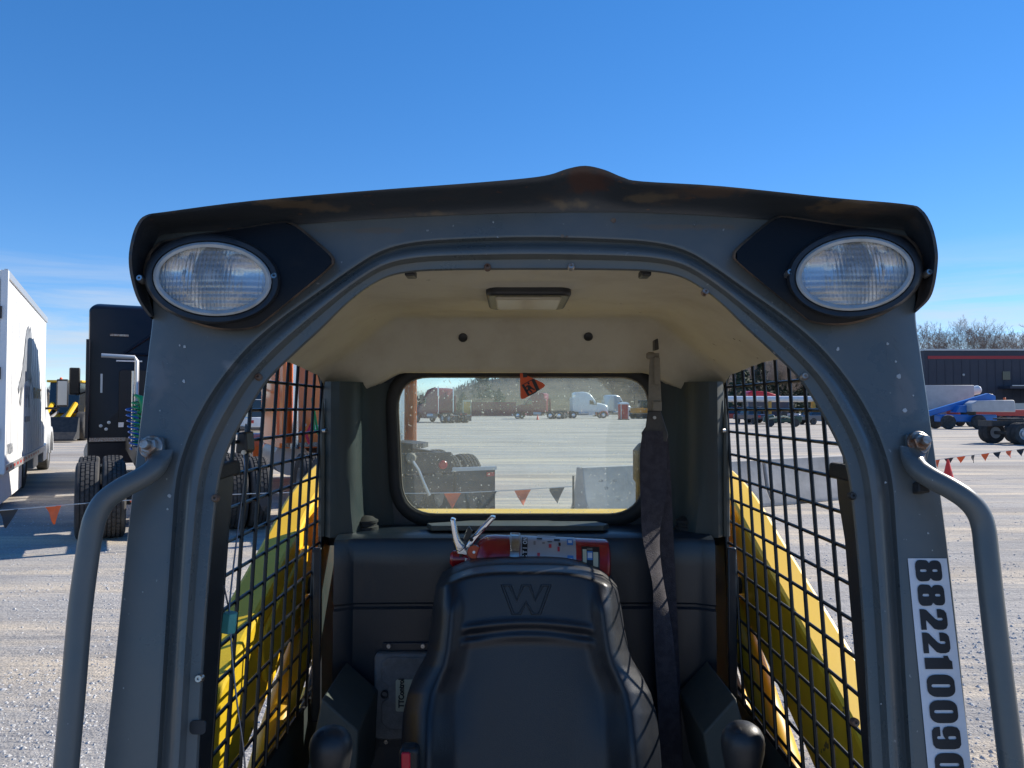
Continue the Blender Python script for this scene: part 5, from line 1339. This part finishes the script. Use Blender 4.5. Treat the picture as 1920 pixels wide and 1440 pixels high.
# small cars and pickups -------------------------------------------------------------------------------
def car(label, cat, loc, rz, paint, kind='car', group=None, name='parked_car'):
    t = thing(name, label, cat, loc, rz, group)
    if kind == 'pickup':
        low = [(-2.7, .5), (-2.75, .95), (-2.6, 1.02), (1.1, 1.05), (2.5, .98), (2.75, .8), (2.75, .45)]
        hi = [(-.7, 1.0), (-.55, 1.75), (.6, 1.78), (1.35, 1.05)]
    elif kind == 'van':
        low = [(-2.6, .45), (-2.65, 1.1), (1.6, 1.1), (2.5, 1.0), (2.6, .45)]
        hi = [(-2.6, 1.05), (-2.5, 2.2), (1.0, 2.2), (1.9, 1.1)]
    else:
        low = [(-2.2, .45), (-2.3, .8), (-2.1, .95), (1.0, .98), (2.1, .85), (2.3, .7), (2.3, .42)]
        hi = [(-1.7, .93), (-1.0, 1.5), (.3, 1.5), (1.2, .95)]
    bd = MB().xprism(low, -.9, .9).build('car_body', paint, t, 30, .08, 3)
    rg = [[V((x, y, z)) for y, z in hi] for x in (-.86,)] + [[V((x, y, z if z < 1.2 else z) ) for y, z in hi] for x in (.86,)]
    mb = MB()
    b_ = [V((s_ * (.86 if z < 1.2 else .70), y, z)) for s_ in (-1, 1) for y, z in hi]
    n_ = len(hi)
    mb.add(b_, [tuple(range(n_)), tuple(range(2 * n_ - 1, n_ - 1, -1))] + [(i, (i + 1) % n_, n_ + (i + 1) % n_, n_ + i) for i in range(n_)])
    mb.build('cabin', 'glass_dark', bd, 30, .05)
    rf_ = [q for q in hi if q[1] > 1.2]
    MB().bx(-.68, .68, rf_[0][0] + .05, rf_[-1][0] - .02, rf_[0][1] - .01, rf_[0][1] + .035).build('roof_skin', paint, bd, 30, .03)
    ax_ = 1.45 if kind == 'car' else 1.7
    for s_ in (-1, 1):
        for y in (-ax_, ax_):
            c_ = V((s_ * .82, y, .34))
            wh = MB().lathe([(.2, -.11), (.33, -.11), (.345, -.07), (.345, .07), (.33, .11), (.2, .11)], c_, (1, 0, 0), 20).build('wheel', 'tyre', t, 40)
            MB().lathe([(.22, .02), (.22, .115), (.18, .09), (0, .10)], c_, (s_, 0, 0), 14).build('rim', 'alu_bar', wh)
        MB().bx(s_ * .55, s_ * .85, low[-1][0] - .12, low[-1][0] + .0, .66, .80).build('headlight', 'bezel_grey', t, 0, .02)
        MB().bx(s_ * .62, s_ * .86, low[0][0] - .06, low[0][0] + .06, .72, .90).build('tail_light', 'tail_red', t, 0)
    return t
def put(px, py): g_ = ground(px, py); return (g_.x, g_.y, 0)
car('red pickup parked at the left end of the row behind the right guard', 'pickup', put(1382, 793), R(70), 'car_red', 'pickup', None, 'pickup_truck')
car('dark navy pickup between the red pickup and the grey one', 'pickup', put(1412, 795), R(10), 'car_navy', 'pickup', None, 'pickup_truck')
car('silver grey pickup in the middle of the row behind the right guard', 'pickup', put(1452, 793), R(62), 'car_silver', 'pickup', None, 'pickup_truck')
car('grey car with pale hubcaps at the right end of the parked row', 'car', put(1537, 796), R(-72), 'car_grey', 'car')
car('white van far behind the left semi trucks', 'van', put(478, 812), R(30), 'truck_white', 'van', None, 'parked_van')
for px, c_, lb in ((776, 'truck_white', 'white car left of the distant maroon semi'), (792, 'car_silver', 'silver car close beside the distant maroon semi')):
    car(lb, 'car', put(px, 779), R(80), c_, 'car')
# green mower cart
g_ = put(1468, 800)
mw = thing('utility_cart', 'low dark green utility cart with yellow fender in front of pickups', 'cart', g_, R(75))
MB().xprism([(-1.5, .4), (-1.55, .95), (-.4, 1.0), (-.2, .7), (.6, .7), (.8, 1.05), (1.6, .9), (1.7, .4)], -.7, .7).build('cart_body', 'car_green', mw, 30, .06)
MB().tube([(-.72, -.9, .75), (-.72, 0, .92), (-.72, 1.2, .72)], .08, 8).build('fender_trim', 'print_cream', mw)
for s_ in (-1, 1):
    for y in (-1.0, 1.1):
        MB().lathe([(.15, -.12), (.33, -.12), (.36, 0), (.33, .12), (.15, .12), (0, .1)], (s_ * .62, y, .36), (1, 0, 0), 18).build('wheel', 'tyre', mw)
MB().bx(-.35, .35, -.35, .1, .9, 1.35).build('cart_seat', 'seat_vinyl', mw, 30, .05)
# long white pole boom on stands behind the pickups
a = at(1340, 745, 78); b_ = at(1545, 745, 78)
bm_ = thing('light_pole', 'long white pole lying level on stands behind the parked pickups', 'pole', ((a.x + b_.x) / 2, 78, 0))
L2 = (b_.x - a.x) / 2
MB().cyl((-L2, 0, 2.55), (L2, 0, 2.55), .30, 16).build('pole_tube', 'truck_white', bm_)
for x in (-L2 * .8, 0, L2 * .8):
    MB().bx(x - .12, x + .12, -.3, .3, 0, 2.3).build('stand', 'logo_gold', bm_, 0)
a = at(1432, 745, 84)
rc = thing('parked_truck', 'truck with bright red roof fairing rising behind the white pole', 'truck', (a.x, 84, 0), R(-90))
MB().xprism([(-2, 2.4), (-2, 3.3), (-1.6, 3.5), (0, 3.4), (1.6, 2.9), (1.8, 2.4)], -1.1, 1.1).build('fairing', 'hose_red', rc, 30, .15)
MB().bx(-1.1, 1.1, -2, 2.4, .6, 2.4).build('cab_body', 'car_navy', rc, 30, .1)
for s_ in (-1, 1):
    for y in (-1.4, 1.6): MB().lathe([(.2, -.14), (.5, -.14), (.5, .14), (.2, .14), (0, .1)], (s_ * 1.0, y, .5), (1, 0, 0), 18).build('wheel', 'tyre', rc)

# yellow machines at the left
def loader(label, loc, rz, group=None):
    t = thing('wheel_loader', label, 'loader', loc, rz)
    for s_ in (-1, 1):
        for y in (-1.4, 1.5):
            wheel_part(t, V((s_ * 1.05, y, .75)), .75, .5, 'logo_gold', s_, 22)
    MB().xprism([(-2.6, .8), (-2.6, 2.0), (-.6, 2.1), (-.3, 1.2), (.9, 1.2), (2.0, 1.0), (2.0, .7)], -.8, .8).build('machine_body', 'machine_amber', t, 30, .08)
    MB().xprism([(-.75, 1.4), (-.75, 3.05), (.7, 3.05), (.95, 1.4)], -.72, .72).build('cab_glass', 'glass_dark', t, 30, .04)
    MB().bx(-.85, .85, -.9, .85, 3.05, 3.17).build('cab_roof', 'machine_amber', t, 30, .04)
    for s_ in (-1, 1):
        MB().tube([(s_ * .55, .9, 1.9), (s_ * .55, 2.4, 1.2), (s_ * .55, 3.1, .6)], .13, 8).build('lift_arm', 'machine_amber', t)
        MB().tube([(s_ * .25, .9, 1.5), (s_ * .25, 2.6, 1.1)], .07, 8).build('cylinder', 'alu_bar', t)
    MB().xprism([(3.0, .15), (3.0, 1.2), (3.15, 1.25), (3.5, .5), (4.0, .18), (4.0, .1)], -1.3, 1.3).build('bucket', 'truck_frame', t, 30)
    MB().lathe([(.07, 0), (.07, .12), (.05, .16), (0, .17)], (.4, 0, 3.17), (0, 0, 1), 10).build('beacon', 'pennant_orange', t)
    return t
loader('yellow wheel loader facing the yard between the white and black trucks', put(128, 824), R(170 + 25))
loader('yellow wheel loader seen through the top of the left window guard', put(474, 806), R(200))
# second small one: blue tractor beyond the white truck mirror
# ---------------------------------------------------------------- right side: lift, trailer, building
g_ = put(1802, 804)
bl = thing('boom_lift', 'blue boom lift with pale grey counterweight hood and lowered boom', 'boom lift', g_, 0)
MB().bx(-1.9, 2.6, -.5, .5, .55, 1.15).build('chassis', 'lift_blue', bl, 30, .08)
for x, w_ in ((-1.55, 0), (.85, 0), (2.5, 0)):
    for s_ in (-1, 1):
        if x == .85 and s_ == 1: continue
        if x == 2.5 and s_ == -1: continue
        wh = MB().lathe([(.3, -.19), (.5, -.19), (.56, -.12), (.56, .12), (.5, .19), (.3, .19)], (x, s_ * .95, .56), (0, 1, 0), 24).build('wheel', 'tyre', bl, 40)
        MB().lathe([(.32, 0), (.32, .2), (.26, .12), (.1, .1), (.09, .18), (0, .18)], (x, s_ * .95, .56), (0, s_, 0), 16).build('rim', 'truck_frame', wh)
MB().cyl((.6, 0, 1.1), (.6, 0, 1.35), .55, 20).build('turntable', 'truck_frame', bl)
MB().yprism([(.25, 1.35), (.25, 2.0), (.7, 2.25), (3.55, 2.3), (3.65, 2.2), (3.7, 1.35)], -1.1, .1).build('counterweight_hood', 'lift_grey', bl, 30, .08)
MB().yprism([(2.75, 2.75), (2.95, 2.6), (2.95, 2.2), (1.9, 2.2), (-3.3, .75), (-3.35, 1.15), (2.35, 2.85)], .2, .6).build('main_boom', 'lift_blue', bl, 30, .03)
MB().yprism([(-.6, 1.3), (-.3, 1.85), (.6, 1.9), (.6, 1.3)], -.4, .5).build('boom_base', 'lift_blue', bl, 30, .03)
text_mesh('boom_lettering', 'S-60', .42, basis((-3.2, .185, .82), (1, 0, .28), (-.28, 0, 1)), 'sticker_white', bl, .01)
MB().lathe([(.1, 0), (.1, .15), (.06, .2), (0, .2)], (3.2, -.5, 2.3), (0, 0, 1), 10).build('beacon', 'pennant_orange', bl)
MB().bx(-4.6, -3.3, -.1, .9, .35, 1.5).build('platform_basket', 'lift_grey', bl, 0)
a = at(1758, 770, 72)
tl_ = thing('box_trailer', 'white box trailer with white pipe end behind the blue boom lift', 'trailer', (a.x, 72, 0), 0)
MB().bx(-4, 2.75, -1.2, 1.2, 1.0, 3.75).build('trailer_box', 'lift_grey', tl_, 30, .04)
MB().bx(-4, 2.7, -1.22, -1.2, 1.0, 1.35).build('lower_skirt', 'alu_bar', tl_, 0)
MB().tube([(2.6, -.4, 3.15), (3.6, -.4, 3.35), (3.75, -.4, 3.38)], [.42, .42, .30], 18).build('pipe_end', 'truck_white', tl_)
for y in (-1, 1):
    for x in (-2.6, -1.5):
        MB().lathe([(.2, -.14), (.5, -.14), (.5, .14), (.2, .14), (0, .1)], (x, y, .5), (0, 1, 0), 18).build('wheel', 'tyre', tl_)
MB().bx(-3, 2.6, -.5, .5, .8, 1.0).build('trailer_frame', 'truck_frame', tl_, 0)
a = at(1838, 775, 70)
fb = thing('flatbed_trailer', 'low red flatbed trailer partly hidden behind the boom lift', 'trailer', (a.x, 69, 0), R(3))
MB().bx(-3.2, 4.0, -.9, .9, .95, 1.5).build('deck', 'reflect_red', fb, 0, .05)
MB().bx(-2.3, -.8, -.7, .7, 1.5, 1.8).build('engine_cover', 'sign_pink', fb, 0, .05)
for x in (-2, 0, 2):
    for y in (-.8, .8): MB().lathe([(.2, -.1), (.45, -.1), (.45, .1), (.2, .1), (0, .08)], (x, y, .45), (0, 1, 0), 16).build('wheel', 'tyre', fb)
YB = 92
A_ = at(1733, 657, YB); X0 = A_.x; ZT = A_.z
bd = thing('warehouse', 'long dark navy warehouse with a red stripe under its roofline', 'building', (X0, YB, 0))
wl = MB().bx(0, 60, 0, 30, 0, ZT).build('wall', 'building_navy', bd, 0)
for k in range(60): MB().bx(k + .45, k + .55, -.04, 0, 0, ZT - 1.2).build('panel_seam', 'building_navy', wl, 0)
MB().bx(.4, 60.02, -.06, 0, ZT - 1.02, ZT - .66).build('red_stripe', 'building_red', wl, 0)
MB().bx(-.1, 60.1, -.12, 30.1, ZT - .02, ZT + .18).build('roof_coping', 'alu_bar', bd, 0)
MB().bx(8.8, 20, -2.2, 0, 3.9, 4.2).build('entrance_canopy', 'building_navy', bd, 0)
MB().bx(9.0, 20, -2.28, -2.2, 4.2, 4.3).build('canopy_edge', 'alu_bar', bd, 0)
MB().bx(9.3, 10.2, -.08, 0, 5.0, 6.0).build('window', 'glass_dark', bd, 0)
MB().lathe([(.14, 0), (.14, .12), (0, .16)], (4.6, -.02, 5.6), (0, -1, 0), 12).build('wall_lamp', 'bezel_grey', bd)
sg_ = MB().bx(10.7, 15.5, -2.5, -2.3, 2.9, 3.75).build('fascia_sign', 'sign_pink', bd, 0)
text_mesh('sign_lettering', 'HERC', .62, basis((10.9, -2.52, 3.08), (1, 0, 0), (0, 0, 1)), 'building_red', sg_, .02)
MB().bx(10.5, 20, -.1, 0, 1.2, 2.2).build('window_band', 'car_silver', bd, 0)

# traffic cones
def cone(label, loc, h):
    t = thing('traffic_cone', label, 'cone', loc)
    MB().lathe([(h * .26, .02), (h * .25, .03), (h * .05, h * .97), (h * .03, h), (0, h)], (0, 0, 0), (0, 0, 1), 20).build('cone_body', 'cone_orange', t, 40)
    MB().zprism(rrect(-h * .32, h * .32, -h * .32, h * .32, h * .05), 0, .025).build('cone_base', 'cone_orange', t, 40)
cone('bright red traffic cone on gravel beside the right handle', put(1778, 901), .50)
cone('small distant red traffic cone in front of the dark red semi', put(1008, 787), .72)

# concrete barriers
def barrier(a, b_, lb):
    a, b_ = V(a), V(b_); d = b_ - a; L_ = d.length
    t = thing('concrete_barrier', lb, 'barrier', ((a.x + b_.x) / 2, (a.y + b_.y) / 2, 0), math.atan2(d.y, d.x))
    q = [(-.30, 0), (-.30, .08), (-.17, .33), (-.09, .81), (.09, .81), (.17, .33), (.30, .08), (.30, 0)]
    MB().prism([(-L_ / 2, y, z) for y, z in q], (L_, 0, 0)).build('barrier_body', 'concrete', t, 30, .015)
    for k in (-.3, .3): MB().bx(k * L_ - .12, k * L_ + .12, -.315, -.28, 0, .06).build('drain_slot', 'print_black', t, 0)
barrier((1.05, 12.0), (4.42, 13.85), 'concrete jersey barrier whose end shows at the lower right of the rear window')
barrier((4.48, 13.88), (7.8, 15.8), 'concrete jersey barrier seen whole through the right window guard')

# pennant strings
def pennants(label, pts, n_, size, first):
    t = thing('pennant_string', label, 'pennants', (pts[0][0], pts[0][1], 0))
    global ORG
    ORG = V((pts[0][0], pts[0][1], 0))
    P = cr_spline(pts, 14)
    MB().tube(P, .006, 5).build('cord', 'string_white', t)
    tot = sum((P[i + 1] - P[i]).length for i in range(len(P) - 1)); acc = 0; k = 0
    step = tot / n_
    for i in range(len(P) - 1):
        sl_ = (P[i + 1] - P[i]).length
        while acc + sl_ >= (k + .5) * step and k < n_:
            c_ = P[i].lerp(P[i + 1], ((k + .5) * step - acc) / sl_)
            d = (P[i + 1] - P[i]).normalized()
            yaw = rnd.uniform(-.5, .5); sw = rnd.uniform(-.35, .35); lift = rnd.uniform(.75, 1.0)
            d2 = V((d.x * math.cos(yaw) - d.y * math.sin(yaw), d.x * math.sin(yaw) + d.y * math.cos(yaw), d.z))
            w_ = size * .5; nrm = V((-d2.y, d2.x, 0))
            rows = []
            for r_ in range(6):
                u = r_ / 5
                cc = c_ + V((0, 0, -size * lift * u)) + nrm * (sw * size * u * u) + d2 * (.18 * size * sw * u)
                hw = w_ * (1 - u) + .004
                rows.append([cc - d2 * hw + nrm * .02 * math.sin(u * 5), cc + nrm * .02 * math.sin(u * 4 + 1), cc + d2 * hw])
            th = nrm * .0015
            rr_ = [q + [p_ + th for p_ in reversed(q)] for q in rows]
            MB().loft(rr_, True, True).build('pennant', 'pennant_orange' if (k + first) % 2 == 0 else 'pennant_black', t, 60)
            k += 1
        acc += sl_
    for p_ in (P[0], P[-1]):
        MB().cyl((p_.x, p_.y, 0), (p_.x, p_.y, p_.z + .15), .015, 8).build('stake', 'dark_metal', t)
    ORG = V((0, 0, 0))
pennants('string of orange and black pennants hung before the parked semi trucks', [tuple(at(-120, 966, 9.1)), tuple(at(0, 957, 9.3)), tuple(at(240, 938, 9.6)), tuple(at(520, 924, 10.0)), tuple(at(760, 925, 10.4)), tuple(at(905, 922, 10.6)), tuple(at(1075, 912, 10.9))], 16, .235, 0)
pennants('string of orange and black pennants near the red cone at right', [tuple(at(1700, 872, 18)), tuple(at(1770, 860, 18.4)), tuple(at(1850, 850, 18.8)), tuple(at(1930, 840, 19.2)), tuple(at(2010, 830, 19.6))], 14, .20, 0)

# ---------------------------------------------------------------- trees
def bare_tree_mesh(seed, h=13.0):
    r_ = random.Random(seed)
    tv, tf, bv, bf = [], [], [], []
    def seg(p0, p1, r0, r1, big, n_):
        V_, F_ = (tv, tf) if big else (bv, bf)
        t_ = (p1 - p0).normalized(); u = t_.orthogonal().normalized(); w_ = t_.cross(u); k = len(V_)
        for p_, r__ in ((p0, r0), (p1, r1)):
            for i in range(n_):
                a = 2 * math.pi * i / n_; V_.append(p_ + (u * math.cos(a) + w_ * math.sin(a)) * r__)
        for i in range(n_): F_.append((k + i, k + (i + 1) % n_, k + n_ + (i + 1) % n_, k + n_ + i))
    def grow_(p_, d, ln, rad, lvl):
        n_ = 3 if lvl < 3 else 2
        q = p_
        for i in range(n_):
            d = (d + V((r_.uniform(-1, 1), r_.uniform(-1, 1), r_.uniform(-.3, .7))) * (.10 + .05 * lvl)).normalized()
            e = q + d * ln / n_
            ra = rad * (1 - i / n_ * .45); rb = rad * (1 - (i + 1) / n_ * .45)
            seg(q, e, max(ra, .010), max(rb, .007), lvl < 1, 6 if lvl < 2 else 3)
            if lvl < 5 and (lvl > 0 or i > 0):
                for _ in range(r_.choice([1, 2, 2]) if lvl < 4 else 2):
                    sp_ = V((r_.uniform(-1, 1), r_.uniform(-1, 1), r_.uniform(-.1, .8))).normalized()
                    grow_(e, (d * .62 + sp_ * .75).normalized(), ln * r_.uniform(.45, .68), rb * .55, lvl + 1)
            q = e
        if lvl < 5: grow_(q, d, ln * .6, rad * .5, lvl + 1)
    grow_(V((0, 0, 0)), V((0, 0, 1)), h * .42, h * .016, 0)
    return MB().add(tv, tf), MB().add(bv, bf)
protos = []
for sd_ in range(4):
    a, b_ = bare_tree_mesh(30 + sd_)
    protos.append((a, b_))
tmesh = []
def bare_tree(i, loc, sc, rz, lb, grp):
    t = thing('bare_tree', lb, 'tree', loc, rz, grp)
    t.scale = (sc, sc, sc)
    if len(tmesh) <= i:
        pass
    a, b_ = protos[i]
    if not isinstance(a, bpy.types.Object):
        a_ = a.build('trunk', 'bark', t, 60); b2 = b_.build('crown', 'twig', t, 0)
        protos[i] = (a_, b2)
    else:
        for q in (a, b_):
            c_ = q.copy(); COL.objects.link(c_); c_.parent = t
k = 0
for px in range(1700, 2010, 17):
    Y = rnd.uniform(124, 140); p_ = at(px + rnd.uniform(-6, 6), 700, Y)
    bare_tree(k % 4, (p_.x, Y, 0), rnd.uniform(1.02, 1.38), rnd.random() * 6.28, 'tall bare winter tree in the row behind the navy warehouse', 'bare trees behind the warehouse'); k += 1
for px in list(range(1340, 1580, 15)):
    Y = rnd.uniform(150, 175); p_ = at(px, 700, Y)
    bare_tree(k % 4, (p_.x, Y, 0), rnd.uniform(.9, 1.4), rnd.random() * 6.28, 'bare brown tree on the slope behind the parked pickups', 'bare trees behind the pickups'); k += 1
for px in (775, 790, 842, 862, 876, 890, 905, 960, 1070, 1110, 1150, 1190):
    Y = rnd.uniform(190, 240); p_ = at(px, 700, Y)
    bare_tree(k % 4, (p_.x, Y, hill_z(p_.x, Y) - .3), rnd.uniform(.35, .6), rnd.random() * 6.28, 'small bare tree on the hillside seen through the rear window', 'bare trees on the far hillside'); k += 1
def evergreen(label, loc, h, w_, grp=None):
    t = thing('evergreen_tree', label, 'tree', loc, 0, grp)
    MB().tube([(0, 0, 0), (0, 0, h * .8)], [h * .03, h * .008], 8).build('trunk', 'bark', t)
    mb_v, mb_f = [], []
    for _ in range(1400):
        z = h * (.06 + .94 * rnd.random() ** 1.2); rr_ = w_ * (1 - (z / h) ** 1.3) * rnd.uniform(.45, 1.08) * (1 + .25 * math.sin(z * 3 + 1))
        a = rnd.random() * 6.28; c_ = V((math.cos(a) * rr_, math.sin(a) * rr_, z)); s_ = h * .045 * rnd.uniform(.6, 1.4)
        u = V((rnd.uniform(-1, 1), rnd.uniform(-1, 1), rnd.uniform(-.6, .6))).normalized(); v_ = u.orthogonal().normalized()
        k_ = len(mb_v); mb_v += [c_ - u * s_, c_ + v_ * s_ * .5, c_ + u * s_, c_ - v_ * s_ * .4]; mb_f.append((k_, k_ + 1, k_ + 2, k_ + 3))
    MB().add(mb_v, mb_f).build('crown', 'evergreen', t, 0)
for px, Y, h, w_, lb in ((936, 185, 6.2, 3.0, 'round dark evergreen just behind the maroon container'), (815, 205, 6.5, 4.5, 'dark evergreen clump behind the distant maroon semi truck'), (868, 190, 5.2, 2.8, 'dark evergreen between the maroon semi and the container'),
                         (905, 235, 9, 4, 'dark evergreen high on the hillside above the maroon container')):
    p_ = at(px, 750, Y); evergreen(lb, (p_.x, Y, hill_z(p_.x, Y) - .2), h, w_)
for i, px in enumerate((1392, 1425, 1462, 1500, 1535)):
    Y = 148 + i * 3; p_ = at(px, 750, Y)
    evergreen('dark shaggy evergreen in the thicket behind the parked pickups', (p_.x, Y, 0), rnd.uniform(7.5, 10.5), 4.2, 'evergreens behind the pickups')
# far wood along the crest of the hill, one mass
wv, wf = [], []
for _ in range(9000):
    Y = rnd.uniform(280, 440); a = rnd.uniform(-.75, .95); x = a * Y
    dens = interp(a, [(-.75, .5), (-.2, .35), (-.1, .15), (0.0, .45), (.25, .8), (.95, .9)])
    if rnd.random() > dens: continue
    z = hill_z(x, Y); h = rnd.uniform(2.0, 5.0) * (1 if a > .2 else .75)
    for _ in range(3):
        c_ = V((x + rnd.uniform(-.9, .9), Y, z)); l = rnd.uniform(-.8, .8); k_ = len(wv)
        wv += [c_, c_ + V((.18, .1, 0)), c_ + V((l + .05, 0, h * rnd.uniform(.6, 1))), c_ + V((l * .3 - .12, .1, h * .5))]; wf.append((k_, k_ + 1, k_ + 2, k_ + 3))
o = MB().add(wv, wf).build('far_wood', 'twig', None, 0)
stuff(o, 'brown leafless wood covering the crest of the far hill', 'wood')
